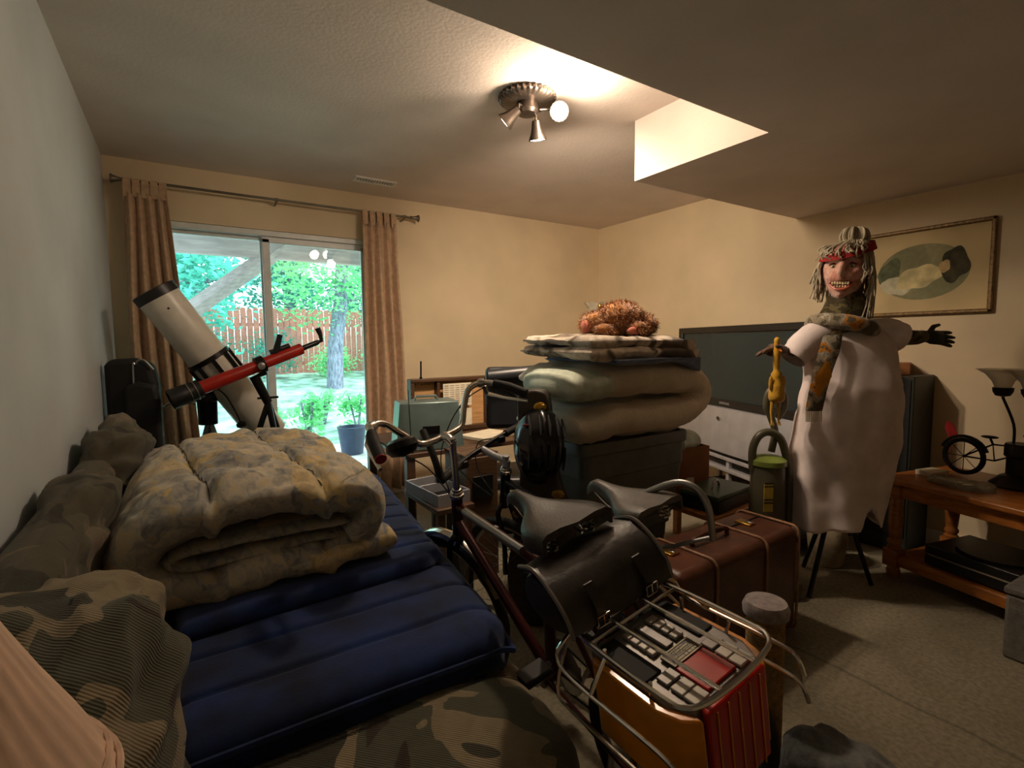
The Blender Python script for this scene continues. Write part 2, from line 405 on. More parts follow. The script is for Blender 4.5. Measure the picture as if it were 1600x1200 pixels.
def leaves(mb, c, r, ncl, per, size, rnd, flat=.35):
    for _ in range(ncl):
        while True:
            p = Vector((rnd.uniform(-1, 1), rnd.uniform(-1, 1), rnd.uniform(-1, 1)))
            if p.length < 1: break
        cc = Vector((c[0]+p.x*r[0], c[1]+p.y*r[1], c[2]+p.z*r[2])); rr = rnd.uniform(.16, .38)*min(1, r[0])
        for _ in range(per):
            q = cc+Vector((rnd.gauss(0, rr), rnd.gauss(0, rr), rnd.gauss(0, rr*flat)))
            d = Vector((rnd.gauss(0, 1), rnd.gauss(0, 1), rnd.gauss(0, .5))).normalized(); e = d.cross(Vector((rnd.gauss(0, 1), rnd.gauss(0, 1), rnd.gauss(0, 1)))).normalized()
            s = size*rnd.uniform(.6, 1.4)
            mb.add([q, q+d*s*.5+e*s*.22, q+d*s, q+d*s*.5-e*s*.22], [(0, 1, 2, 3)])
def tree(x, y, tr, th, crowns, kind, label, seed, lean=0, group='trees beyond the lawn'):
    rnd = random.Random(seed); z0 = gz(y)
    t = thing('tree', label, 'tree', (x, y, z0-.02), group=group)
    pts = [(x+lean*k/6*th*.2+rnd.uniform(-.05, .05), y, z0-.05+th*k/6) for k in range(7)]
    tb = MB().tube(pts, [tr*(1.15-.1*k) for k in range(7)], 9)
    for k in range(7):
        a = rnd.uniform(0, 6.28); zz = rnd.uniform(.3, .95)*th; b0 = Vector(pts[min(6, int(zz/th*6))])
        tb.tube([b0, b0+Vector((math.cos(a)*.7, math.sin(a)*.7, .25)), b0+Vector((math.cos(a)*1.4, math.sin(a)*1.4, .2))], [tr*.3, tr*.2, tr*.08], 5)
    tb.build('trunk', M_bark, t)
    lb = MB()
    for c, r, n, per in crowns: leaves(lb, (x+c[0], y+c[1], z0+c[2]), r, n, per, .16 if kind != 1 else .13, rnd, .3 if kind != 1 else .8)
    lb.build('foliage', M_leaf[kind], t, smooth=False)['kind'] = 'stuff'
HID = 'tall dark conifer rising behind the cedar fence'
for i, (x, y, tr, th, cz, rx, kind, lab, gr) in enumerate([
        (-.1, 11.4, .13, 6, 2.0, 1.25, 0, 'bluish green conifer with drooping boughs seen behind the diagonal deck brace', None),
        (3.0, 12.3, .17, 6, 2.9, 1.3, 1, 'bright green leafy tree with a pale trunk in front of the cedar fence', None),
        (6.2, 12.4, .16, 6, 2.6, 1.3, 0, 'bluish green conifer with drooping boughs standing beyond the leafy pale-trunked tree', None),
        *[(-2.4+2.7*k, 17.6+.3*(k % 2), .2, 7, 2.3, 1.3, 2, HID, 'conifers behind the fence') for k in range(5)]]):
    tree(x, y, tr, th, [((0, 0, cz), (rx, rx, 1.3), 75, 44), ((0, 0, cz+1.8), (rx, rx, 1.2), 62, 40)], kind, lab, 100+i, .4 if i == 1 else 0, gr)
def bush(x, y, r, h, kind, label, seed, n=26, cat='bush', group=None, name='bush'):
    rnd = random.Random(seed); z0 = gz(y)-.02
    t = thing(name, label, cat, (x, y, z0), group=group)
    st = MB()
    for k in range(6):
        a = rnd.uniform(0, 6.28); st.tube([(x, y, z0), (x+math.cos(a)*r*.5, y+math.sin(a)*r*.5, z0+h*.8)], [.02, .008], 5)
    st.build('stems', M_bark, t)
    lb = MB(); leaves(lb, (x, y, z0+h*.5), (r, r*.7, h*.5), n, 30, .09, rnd, .7); lb.build('foliage', M_leaf[kind], t, smooth=False)['kind'] = 'stuff'
for i in range(7):
    bush(-2.4+i*1.45, 14.15, .52, (1.5, 1.6, 1.6, 1.3, .75, .75, .7)[i], 2 if i < 4 else 1, 'low rounded green shrub along the foot of the cedar fence', 300+i, 40, group='shrubs along the fence')
for i, (x, y, r, h) in enumerate([(1.5, 7.7, .22, .72), (2.25, 7.9, .25, .75), (1.0, 8.4, .2, .5), (1.95, 8.75, .2, .55)]):
    bush(x, y, r, h, 1, 'loose weedy plant growing at the edge of the patio', 400+i, 14, 'plant', 'weedy plants beside the patio', 'weedy_plant')
pt = MB().lathe([(.0, 0), (.13, 0), (.17, .32), (.18, .34), (.16, .34), (.15, .3)], 16, Matrix.Translation((1.72, 6.3, -.1))).build('plant_pot', mat('blue_grey_plastic', (44, 58, 84), .5))
tag(pt, 'small blue grey plant pot standing outside on the patio', 'pot')

# ------------------------------------------------------------------ ceiling spotlight
lamp = thing('ceiling_spotlight', 'antique nickel three-head spotlight with fluted round base on the ceiling', 'ceiling light', (1.46, 2.08, ZC))
LM = Matrix.Translation((1.46, 2.08, ZC))
MB().lathe([(.130, 0), (.136, -.006), (.136, -.02), (.122, -.03), (.08, -.034), (.05, -.036), (.02, -.036)], 120, LM, flute=.035, fn=30).build('fluted_base', M_nickel, lamp)
MB().lathe([(.05, -.03), (.055, -.07), (.045, -.085), (.012, -.09)], 24, LM).build('canopy_cup', M_nickel, lamp)
M_bulb = emit('warm_bulb_glow', (1, .78, .5), 60); M_bulb2 = emit('white_bulb_glow', (1, .9, .75), 14)
def head(off, d, mb_, bulge):
    hp = Vector((1.46, 2.08, ZC))+Vector(off); d = Vector(d).normalized(); A = aim(hp, d)
    MB().tube([(1.46+off[0]*.4, 2.08+off[1]*.4, ZC-.06), tuple(hp+Vector((0, 0, .02))), tuple(hp)], .006, 8).build('arm', M_nickel, lamp)
    h = MB().lathe([(.012, 0), (.02, .004), (.024, .03), (.032, .06), (.042, .082), (.044, .09), (.040, .09), (.03, .06), (.018, .03)], 32, A, flute=.02, fn=16).build('spot_head', M_nickel, lamp)
    MB().lathe([(.014, .03), (.03, .06), (.038, .082), (.040, .095), (.032, .112), (.010, .118)] if bulge else [(.014, .03), (.028, .06), (.037, .083), (.037, .087), (.02, .090), (.005, .091)], 20, A).build('bulb', mb_, h)
    return hp+d*.14
p1 = head((-.07, -.03, -.085), (-.67, .80, -.80), M_bulb2, 0)
p2 = head((.03, -.03, -.115), (.22, .16, -1), M_bulb2, 0)
p3 = head((.135, -.07, -.075), (-.55, -.78, -.30), M_bulb, 1)
def lampl(name, p, e, kind='POINT', d=None, ang=120, blend=.6, c=(1, .79, .585)):
    l = bpy.data.lights.new(name, kind); l.energy = e; l.color = c; l.shadow_soft_size = .045
    o = bpy.data.objects.new(name, l); col.objects.link(o); o.location = p
    if kind == 'SPOT':
        l.spot_size = math.radians(ang); l.spot_blend = blend; o.rotation_euler = Vector(d).to_track_quat('-Z', 'Y').to_euler()
    return o
lampl('lamp_bulb_light', p3, 16)
lampl('lamp_beam_light', p3, 20, 'SPOT', (.1, -.70, -.6), 165, 1)
lampl('lamp_head_light', p2, 84, 'SPOT', (.82, .58, -.85), 155, 1)
lampl('lamp_side_light', p1, 10, 'SPOT', (-.67, .80, -.80), 120, 1)

# ------------------------------------------------------------------ picture
M_frame = mat('dull_gilt_frame', (122, 96, 58), .45, .3, var=.25, scale=60)
pic = thing('framed_picture', 'gilt framed oval print of a reclining figure on a cream mat', 'picture', (3.74, 1.23, 1.4))
y0, y1, z0, z1 = .905, 1.575, 1.397, 1.918
for a in ((3.748, (y0+y1)/2, z1-.011, .03, y1-y0, .022), (3.748, (y0+y1)/2, z0+.011, .03, y1-y0, .022), (3.748, y0+.011, (z0+z1)/2, .03, .022, z1-z0), (3.748, y1-.011, (z0+z1)/2, .03, .022, z1-z0)):
    MB().box(a[:3], a[3:]).build('frame_rail', M_frame, pic, bevel=.006)
MB().box((3.755, (y0+y1)/2, (z0+z1)/2), (.006, y1-y0-.03, z1-z0-.03)).build('mat_board', mat('aged_mat_board', (206, 184, 138), .8, var=.08, scale=3), pic, smooth=False)
oc = Vector((3.7515, 1.235, 1.655))
def oval(name, cy, cz, ry, rz_, m, x, rot=0, par=pic, wob=0):
    vs = []
    for k in range(40):
        a = 2*math.pi*k/40; rr = 1+wob*nz(math.cos(a), math.sin(a), cy*9, 1.5)
        py, pz = ry*rr*math.cos(a), rz_*rr*math.sin(a); c_, s_ = math.cos(rot), math.sin(rot)
        vs.append((x, cy+py*c_-pz*s_, cz+py*s_+pz*c_))
    return MB().add(vs+[(p[0]-.0006, p[1], p[2]) for p in vs], [tuple(range(40)), tuple(range(79, 39, -1))]+[(k, (k+1) % 40, 40+(k+1) % 40, 40+k) for k in range(40)]).build(name, m, par, smooth=False)
ov = oval('oval_print', 1.235, 1.655, .225, .165, patches('print_background', [(0, (120, 122, 92)), (.5, (146, 146, 112)), (.62, (165, 160, 125))], 4, .5, fine=.2, const=False), 3.7512)
oval('printed_gown', 1.25, 1.625, .12, .065, mat('print_cream', (214, 200, 150), .9, var=.12, scale=14), 3.7503, -.25, ov, .25)
oval('printed_bedding', 1.36, 1.58, .085, .05, mat('print_white', (205, 200, 170), .9, var=.1, scale=20), 3.7504, .3, ov, .3)
oval('printed_curtain', 1.40, 1.67, .055, .075, mat('print_green', (98, 104, 78), .9, var=.2, scale=20), 3.7505, .5, ov, .3)
oval('printed_hair', 1.08, 1.68, .062, .088, mat('print_dark', (70, 66, 48), .9, var=.25, scale=22), 3.7502, .1, ov, .3)
oval('printed_face', 1.125, 1.675, .026, .035, mat('print_skin', (196, 168, 120), .9, var=.1, scale=22), 3.7499, .2, ov, .2)
# ------------------------------------------------------------------ sofa
M_camo = patches('camouflage_corduroy', [(0, (58, 46, 38)), (.38, (82, 82, 66)), (.49, (142, 128, 102)), (.60, (64, 62, 50))], 3.2, 1.0, ribs=85, ribdir='DIAGONAL')
M_camo2 = patches('olive_corduroy', [(0, (58, 56, 46)), (.42, (92, 86, 70)), (.58, (124, 110, 90))], 4.0, 1.2, ribs=100, ribdir='DIAGONAL')
M_dark = mat('dark_sofa_lining', (42, 38, 34), .95)
sofa = thing('sofa', 'camouflage corduroy sofa with pleated back cushions along the pale wall', 'sofa', (.2, 1.95, 0))
MB().box((.22, 1.98, .22), (1.02, 1.9, .34)).build('base', M_camo, sofa, bevel=.04, seg=4)
for x, y in ((-.22, 1.08), (.66, 1.08), (-.22, 2.88), (.66, 2.88)): MB().lathe([(.03, 0), (.035, .06)], 12, Matrix.Translation((x, y, 0))).build('leg', M_dark, sofa)
def backslab(q, p): return q
MB().box((-.275, 1.95, .56), (.12, 2.3, .62)).build('back_frame', M_camo2, sofa, bevel=.05, seg=4)
def cushion(c, r, seed, pleat, m):
    def fn(q, p):
        d = pleat*math.sin(q.z*60+6*nz(q.x, q.y, q.z, 3, seed)+q.y*14)*max(0, p.x*.5+p.z*.7+.15)
        return q+Vector((p.x, p.y*.6, p.z))*(d+.045*nz(q.x, q.y, q.z, 4, seed)+.02*nz(q.x, q.y, q.z, 11, seed)-.018*abs(nz(q.x*2, q.y*.8, q.z*2.5, 9, seed+4)))
    MB().ell(c, r, 110, 84, None, fn, .62).build('back_cushion', m, sofa, ang=180)
cushion((-.185, .99, .60), (.150, .315, .275), 1, .007, M_camo)
cushion((-.262, 1.66, .615), (.085, .36, .285), 2, .014, M_camo2)
cushion((-.235, 2.56, .665), (.105, .40, .30), 3, .014, M_camo2)
def arm(y, h, hw, nm):
    MB().ell((.20, y, h/2+.03), (.49, hw, h/2), 40, 24, None, lambda q, p: q+p*.015*nz(q.x, q.y, q.z, 5, y), .4).build(nm, M_camo, sofa, ang=180)
arm(.90, .43, .19, 'armrest'); arm(3.02, .5, .13, 'armrest')

# quilted navy mattress pad, folded over on itself
M_navy = mat('navy_quilted_microfibre', (18, 36, 76), .85, var=.35, scale=9, bmp=.2, bscale=120, sheen=.15, spec=.25)
pad = thing('mattress_pad', 'folded navy blue channel-quilted mattress pad spread over the sofa seat', 'mattress pad', (.35, 2.0, .44))
def quilt(sp, off=0, ph=0.0):
    def fn(x, y, u, v, s):
        d = abs(((y+off)/sp+ph) % 1-.5)*sp
        z = -.011*math.exp(-((sp/2-d)/.008)**2) if s > 0 else 0
        return z+(.010*nz(x, y, 0, 5, off)+.006*nz(x, y, 0, 14, off) if s > 0 else 0)
    return fn
def padmesh(name, quad, z, th, nx, ny, sp, droop, seed, rnd=.035):
    """quad: near-left, near-right, far-right, far-left (x,y)"""
    vs = []; fs = []
    q = [Vector((*p, 0)) for p in quad]; Ln = (q[3]-q[0]).length; Wd = (q[1]-q[0]).length
    for s in (1, -1):
        for i in range(nx+1):
            for j in range(ny+1):
                u, v = i/nx, j/ny; P = (q[0]*(1-u)+q[1]*u)*(1-v)+(q[3]*(1-u)+q[2]*u)*v
                # rounded near-right corner
                e = min(min(u, 1-u)*Wd, min(v, 1-v)*Ln); g = 1 if e >= rnd else math.sqrt(max(0, 1-(1-e/rnd)**2))
                cx, cy = max(0, u-.86)/.14, max(0, .06-v)/.06
                if cx > 0 and cy > 0:
                    k = math.hypot(cx, cy); lim = max(cx, cy)/k
                    P = P+Vector((-(1-lim)*cx*.12, (1-lim)*cy*.12, 0))
                dd = abs((v*Ln/sp) % 1-.5); gr = -.013*math.exp(-((.5-dd)*sp/.007)**2)+.0015*math.cos(dd*math.pi)
                zz = z+(s*th/2)*(.05+.95*g)+(gr+.004*nz(P.x, P.y, 0, 6, seed) if s > 0 else 0)*g
                zz -= droop*(max(0, u-.84)/.16)**2+droop*.6*(max(0, .05-v)/.05)**2
                vs.append((P.x, P.y, zz))
    o = (nx+1)*(ny+1)
    for b in (0, o):
        for i in range(nx):
            for j in range(ny):
                a = b+i*(ny+1)+j; f4 = (a, a+ny+1, a+ny+2, a+1); fs.append(f4 if b == 0 else f4[::-1])
    per = [i*(ny+1) for i in range(nx+1)]+[nx*(ny+1)+j for j in range(1, ny+1)]+[i*(ny+1)+ny for i in range(nx-1, -1, -1)]+[j for j in range(ny-1, 0, -1)]
    for a, b in zip(per, per[1:]+per[:1]): fs.append((b, a, a+o, b+o))
    return MB().add(vs, fs).build(name, M_navy, pad, ang=180)
padmesh('quilted_layer', [(-.06, 1.03), (.70, 1.03), (.94, 2.86), (-.06, 2.86)], .495, .085, 40, 260, .155, .05, 1)
padmesh('folded_layer', [(-.05, 1.42), (.70, 1.46), (.86, 2.84), (-.05, 2.84)], .555, .05, 36, 220, .15, .012, 2, .03)
pp = smoothpath([(-.04, 1.035, .50), (.3, 1.03, .50), (.62, 1.04, .485), (.69, 1.10, .47), (.78, 1.7, .47), (.93, 2.84, .47)], 8)
MB().tube(pp, .007, 6).build('edge_piping', M_navy, pad)

# folded comforter
def comf_mat():
    m, nt, b, N, L = newmat('patchwork_comforter_cloth'); v = tcoord(nt)
    vo = N.new('ShaderNodeTexVoronoi'); vo.distance = 'CHEBYCHEV'; vo.inputs['Scale'].default_value = 8; L.new(v, vo.inputs['Vector'])
    c = ramp(nt, vo.outputs['Color'], [(0, (108, 110, 112)), (.25, (190, 182, 166)), (.5, (214, 182, 112)), (.65, (126, 128, 130)), (.85, (204, 192, 168))], True)
    mx = N.new('ShaderNodeMix'); mx.data_type = 'RGBA'; mx.inputs['Factor'].default_value = .5
    c2 = ramp(nt, nnoise(nt, tcoord(nt, (1, .45, 1)), 30, 6, 1.2), [(.34, (122, 124, 126)), (.48, (182, 176, 162)), (.56, (206, 196, 172)), (.66, (214, 182, 112))])
    L.new(c, mx.inputs['A']); L.new(c2, mx.inputs['B']); L.new(mx.outputs['Result'], b.inputs['Base Color'])
    b.inputs['Roughness'].default_value = .9; b.inputs['Sheen Weight'].default_value = .2; b.inputs['Specular IOR Level'].default_value = .2
    bump(nt, b, nnoise(nt, v, 40, 4), .35, .006); return m
M_comf = comf_mat()
cf = thing('folded_comforter', 'thick beige patchwork comforter folded on the navy mattress pad', 'comforter', (.2, 2.2, .58))
def puff(seed, a=.028, seams=()):
    def fn(p, s, t, top):
        d = a*nz(p.x, p.y, p.z, 3.2, seed)+a*.7*abs(nz(p.x, p.y, p.z, 8, seed+1))+a*.3*nz(p.x, p.y, p.z, 20, seed+2)-a*.6*max(0, .25-abs(nz(p.x*.6, p.y, p.z, 7, seed+7)))*2
        for q in seams: d -= .026*math.exp(-((p.x+.10*(t-.5)-q)/.013)**2)
        return p+Vector((d*.4*nz(p.x, p.y, p.z, 5, seed+5), .03*nz(p.x, 0, p.z, 6, seed+3)*(1 if t > .5 else 1), d))
    return fn
mb = ribbon([(.40, .665), (.465, .70), (.475, .77), (.40, .80), (.2, .815), (-.03, .80), (-.115, .75), (-.135, .69), (-.10, .635), (-.03, .615), (.2, .61), (.42, .612), (.545, .62)], .13, 1.52, 2.62, 90, puff(3, .030, (.0, .29)), 16, taper=.10)
for i_, p_ in enumerate(mb.v):
    if p_[2] < .582: mb.v[i_] = (p_[0], p_[1], .582+(p_[2]-.582)*.15)
mb.build('outer_layer', M_comf, cf, ang=180)
M_thread = mat('dark_stitching', (92, 84, 70), .9)
nr_ = len(mb.v)//91
for q_ in (.0, .29):
    sp_ = []
    for j_ in range(4, 88):
        t_ = j_/90; xx = q_-.10*(t_-.5); rg_ = [p_ for p_ in mb.v[j_*nr_:(j_+1)*nr_] if abs(p_[0]-xx) < .03]
        if rg_:
            zt_ = max(p_[2] for p_ in rg_ if abs(p_[0]-xx) < .012) if any(abs(p_[0]-xx) < .012 for p_ in rg_) else max(p_[2] for p_ in rg_)
            sp_.append((xx, rg_[0][1], zt_+.001))
    MB().tube(sp_, .0022, 5).build('seam', M_thread, cf)
ribbon([(.41, .715), (.3, .71), (.06, .715), (-.03, .71), (-.06, .69), (-.02, .672), (.15, .67), (.38, .672)], .035, 1.56, 2.58, 40, puff(8, .010), 6, taper=.05).build('inner_layer', M_comf, cf, ang=180)

# table-height floor lamp beside the sofa arm
def rrect(w_, h_, r, n=8):
    out = []
    for cx, cy, a0 in ((w_/2-r, h_/2-r, 0), (-w_/2+r, h_/2-r, 90), (-w_/2+r, -h_/2+r, 180), (w_/2-r, -h_/2+r, 270)):
        out += [(cx+r*math.cos(math.radians(a0+90*k/n)), cy+r*math.sin(math.radians(a0+90*k/n))) for k in range(n+1)]
    return out
M_shade = mat('pale_pleated_shade_cloth', (226, 192, 166), .85, var=.07, scale=6, scl=(6, 6, .6), bmp=.1)
fl = thing('floor_lamp', 'floor lamp with a pale pinkish pleated cone shade beside the sofa armrest', 'lamp', (-.195, .549, 0))
LT = Matrix.Translation((-.195, .549, 0))
MB().lathe([(.12, 0), (.12, .012), (.03, .03), (.012, .06)], 24, LT).build('lamp_base', M_brass, fl)
MB().lathe([(.011, .03), (.011, .9), (.018, .905), (.018, .95)], 14, LT).build('pole', M_brass, fl)
prof = [(.127, .881), (.123, .89), (.104, .935), (.083, .98), (.062, 1.03), (.045, 1.076)]
sh = MB().lathe(prof+[(r-.003, z) for r, z in prof[::-1]], 160, LT, caps=False, flute=.008, fn=40).build('lamp_shade', M_shade, fl, ang=80)
for z, r in ((.883, .1285), (.897, .1215), (1.074, .047)):
    MB().tube([(-.195+r*math.cos(a), .549+r*math.sin(a), z) for a in (2*math.pi*k/64 for k in range(64))], .0032, 6, True).build('trim_cord', M_shade, sh)
MB().tube([(-.195-.05, .549, 1.065), (-.195, .549, 1.06), (-.195+.05, .549, 1.065)], .002, 5).tube([(-.195, .549, .92), (-.195, .549, 1.065)], .003, 5).build('shade_carrier', M_brass, sh)

# ------------------------------------------------------------------ telescopes and bag by the glass door
M_tubew = mat('white_telescope_enamel', (214, 208, 196), .35, var=.04)
ts = thing('reflector_telescope', 'large white reflector telescope tilted on an aluminium tripod by the curtain', 'telescope', (.12, 3.45, 0))
a0 = Vector((-.105, 3.42, 1.555)); a1 = Vector((.44, 3.46, .70)); dr = (a1-a0).normalized(); TM = aim(a0, dr); Ln = (a1-a0).length
MB().lathe([(.100, .02), (.108, .02), (.108, Ln-.01), (.10, Ln), (.03, Ln)], 40, TM).build('tube', M_tubew, ts)
rim = MB().lathe([(.092, .03), (.092, -.012), (.104, -.016), (.113, -.012), (.113, .035), (.108, .037)], 40, TM, caps=False).build('end_ring', M_black, ts)
MB().lathe([(.0, .034), (.098, .034), (.098, .04)], 30, TM).build('tube_interior', M_black, rim)
MB().box((0, 0, .0), (.19, .006, .01), M=TM).box((0, 0, .0), (.006, .19, .01), M=TM).lathe([(.03, -.004), (.03, .02)], 16, TM).build('spider', M_black, rim)
MB().lathe([(.004, 0), (.006, .002), (.0, .004)], 8, aim(a0+dr*.11+Vector((0, -.107, 0)), (0, -1, 0))).build('screw', M_black, ts)
rg = MB()
for z in (.44, .585):
    rg.lathe([(.109, z-.014), (.119, z-.014), (.119, z+.014), (.109, z+.014)], 40, TM, caps=False)
for k in range(8):
    a = 2*math.pi*k/8; rg.box((.114*math.cos(a), .114*math.sin(a), .51), (.022, .022, .13), M=TM)
rg.build('cradle_rings', M_blackm, ts)
mc = a0+dr*.51+Vector((-.09, -.02, -.10))
MB().tube([mc+Vector((.05, 0, .05)), mc, Vector((.03, 3.42, .985)), Vector((-.05, 3.40, .95))], [.03, .034, .03, .022], 12).build('mount_arm', M_blackm, ts)
MB().tube([(.16, 3.43, 1.05), (.11, 3.44, .98), (.11, 3.44, .80)], [.05, .055, .05], 14).lathe([(.05, .0), (.06, .01), (.06, .05), (.04, .06)], 16, Matrix.Translation((.11, 3.44, .93))).build('mount_head', M_blackm, ts)
MB().tube([(-.05, 3.40, .95), (-.25, 3.36, .845)], .007, 8).build('counterweight_shaft', M_alu, ts)
MB().lathe([(.0, -.04), (.035, -.035), (.042, 0), (.035, .035), (0, .04)], 14, aim((-.235, 3.37, .85), (-.2, -.04, -.1))).build('counterweight', M_black, ts)
for k, (dx, dy) in enumerate(((-.15, -.02), (.09, -.10), (.14, .09))):
    MB().box((.115+dx*.5, 3.44+dy*.5, 0), (.001, .001, .001)).tube([(.115, 3.44, .80), (.115+dx*1.5, 3.44+dy*1.5, .0)], [.022, .016], 4).build('tripod_leg', M_alu, ts)
MB().tube(smoothpath([(.14, 3.37, 1.03), (.2, 3.34, .97), (.25, 3.33, .86), (.27, 3.33, .80)], 5), .004, 6).build('slow_motion_cable', M_black, ts)
MB().lathe([(.012, 0), (.026, .01), (.026, .03), (.012, .04)], 8, aim((.267, 3.33, .815), (.2, 0, -1))).build('control_knob', M_black, ts)
MB().tube(smoothpath([(-.09, 3.38, .93), (-.03, 3.36, .95), (.05, 3.37, .93)], 5), .004, 6).build('slow_motion_cable', M_black, ts)
MB().lathe([(.014, 0), (.02, .02), (.014, .05)], 10, aim((-.14, 3.38, .87), (-.4, 0, -.4))).build('control_knob', M_cream, ts)

M_red = mat('red_telescope_lacquer', (168, 36, 24), .3, var=.08)
rt_ = thing('refractor_telescope', 'slim red refractor telescope on a small black tripod before the glass door', 'telescope', (.42, 3.16, 0))
b0 = Vector((-.005, 3.12, 1.005)); b1 = Vector((.60, 3.22, 1.235)); RM = aim(b0, b1-b0); Lr = (b1-b0).length
MB().lathe([(.028, .06), (.036, .06), (.036, .30), (.034, .31), (.034, Lr), (.02, Lr+.005)], 28, RM).build('tube', M_red, rt_)
ds = MB().lathe([(.04, -.06), (.052, -.062), (.052, .02), (.05, .025), (.05, .085), (.034, .09)], 28, RM, caps=False).build('dew_shield', M_black, rt_)
MB().lathe([(.0, -.02), (.042, -.02), (.042, -.012)], 20, RM).build('objective_lens', mat('dark_lens', (20, 26, 30), .08), ds)
for z in (.03, .06): MB().lathe([(.0505, z-.002), (.0535, z-.002), (.0535, z+.002), (.0505, z+.002)], 28, RM, caps=False).build('trim_ring', M_alu, ds)
MB().lathe([(.016, Lr), (.016, Lr+.10), (.012, Lr+.11)], 14, RM).build('focuser', M_blackm, rt_)
e0 = b0+(b1-b0).normalized()*(Lr+.11)
MB().tube([e0-Vector((.01, 0, 0)), e0+Vector((.018, 0, .008)), e0+Vector((.012, -.005, .05))], .013, 12).tube([e0+Vector((.012, -.005, .05)), e0+Vector((-.004, -.008, .085))], [.015, .017], 12).build('diagonal_eyepiece', M_black, rt_)
fs0 = b0+(b1-b0).normalized()*(Lr-.16)
MB().tube([fs0+Vector((-.03, 0, .035)), fs0+Vector((.08, .01, .075))], .016, 10).tube([fs0+Vector((.0, 0, .03)), fs0+Vector((.03, -.01, .14))], [.02, .015], 10).build('finder_scope', M_black, rt_)
pv = b0+(b1-b0)*.62
MB().lathe([(.05, -.02), (.05, .02)], 20, aim(pv, b1-b0)).build('mount_band', M_blackm, rt_)
MB().lathe([(.012, 0), (.02, .004), (.02, .02), (.008, .024)], 12, aim(pv+Vector((0, -.045, -.005)), (0, -1, 0))).build('clamp_knob', M_alu, rt_)
hub = Vector((.40, 3.17, .93))
MB().tube([pv+Vector((.03, 0, -.045)), pv+Vector((-.03, .0, -.07)), hub], [.014, .03, .024], 10).box((hub.x, hub.y, hub.z+.03), (.11, .012, .012)).build('yoke_mount', M_blackm, rt_)
for dx, dy in ((-.34, -.04), (.12, -.16), (.27, .18)):
    MB().tube([hub, hub+Vector((dx*.45, dy*.45, -.42)), (hub.x+dx*.85, hub.y+dy*.85, 0)], [.017, .015, .011], 8).build('tripod_leg', M_blackm, rt_)
MB().tube(smoothpath([hub+Vector((-.11, -.01, -.30)), hub+Vector((-.05, 0, -.31)), hub+Vector((.06, .02, -.20))], 4), .007, 6).build('leg_brace', M_blackm, rt_)

bagm = mat('black_nylon', (20, 20, 22), .7, var=.2, scale=20, bmp=.2)
bag = thing('padded_case', 'black soft padded case with pale piping leaning by the left curtain', 'case', (-.255, 3.42, 0))
PM = Matrix.Translation((-.262, 3.30, .56)) @ Matrix.Rotation(math.radians(-12), 4, 'Z')
def slabpoly(poly, th, M, name, m, par, bev=.02):
    return MB().prism(poly, -th/2, th/2, M @ Matrix.Rotation(math.pi/2, 4, 'X')).build(name, m, par, bevel=bev, seg=3)
slabpoly([(-.07, -.56), (.16, -.56), (.16, .5), (.14, .61), (.06, .64), (-.05, .635), (-.07, .6)], .10, PM, 'case_body', bagm, bag, .03)
slabpoly([(.0, -.55), (.14, -.55), (.15, .42), (.135, .50), (.06, .52), (.0, .50)], .05, PM @ Matrix.Translation((.03, -.08, 0)), 'front_pocket', bagm, bag, .02)
MB().tube([PM @ Vector(p) for p in smoothpath([(.06, -.055, -.5), (.06, -.055, .50), (.075, -.055, .61), (.11, -.055, .63), (.15, -.055, .58)], 5)], .004, 6).build('piping', M_alu, bag)
# ------------------------------------------------------------------ bicycles
M_saddle = mat('black_saddle_vinyl', (50, 46, 44), .36, var=.15, scale=40, bmp=.25, bscale=260)
M_saddle2 = mat('grey_saddle_vinyl', (92, 86, 80), .38, var=.12, scale=40, bmp=.25, bscale=260)
M_frameblk = mat('black_frame_paint', (20, 19, 21), .25, .2, var=.1)
M_framered = mat('dark_red_frame_paint', (58, 10, 10), .3, .2, var=.12)
M_redlens = mat('red_lens', (176, 22, 12), .18, var=.18, scale=5)
M_amber = mat('amber_lens', (216, 134, 34), .2, var=.2, scale=6)
M_greyp = mat('grey_plastic', (120, 114, 110), .4, .2, var=.1)
M_paleg = mat('pale_grey_plastic', (172, 164, 152), .45, .1, var=.08)
def rot_about(p, o, a, phi):
    p = Vector(p)-o; a = a.normalized()
    return o+p*math.cos(phi)+a.cross(p)*math.sin(phi)+a*a.dot(p)*(1-math.cos(phi))
def wheel(b, c, r, st=None, tire=.02, nm='wheel'):
    def T(p): return st(p) if st else Vector(p)
    ring = lambda rr: [T((c[0], c[1]+rr*math.cos(a), c[2]+rr*math.sin(a))) for a in (2*math.pi*k/40 for k in range(40))]
    wt = MB().tube(ring(r-tire), tire, 10, True).build('tire', M_rubber, b, True)
    MB().tube(ring(r-tire*2-.004), .009, 8, True).build('rim', M_alu, b, True)
    sp = MB()
    for k in range(24):
        a = 2*math.pi*k/24; x = .02 if k % 2 else -.02
        sp.tube([T((c[0]+x, c[1]+.015*math.cos(a+.6), c[2]+.015*math.sin(a+.6))), T((c[0], c[1]+(r-tire*2)*math.cos(a), c[2]+(r-tire*2)*math.sin(a)))], .0011, 4)
    sp.build('spokes', M_alu, b, True)
    MB().tube([T((c[0]-.05, c[1], c[2])), T((c[0]-.022, c[1], c[2])), T((c[0]-.02, c[1], c[2])), T((c[0]+.02, c[1], c[2])), T((c[0]+.022, c[1], c[2])), T((c[0]+.05, c[1], c[2]))], [.006, .006, .022, .022, .006, .006], 10).build('hub', M_chrome, b, True)
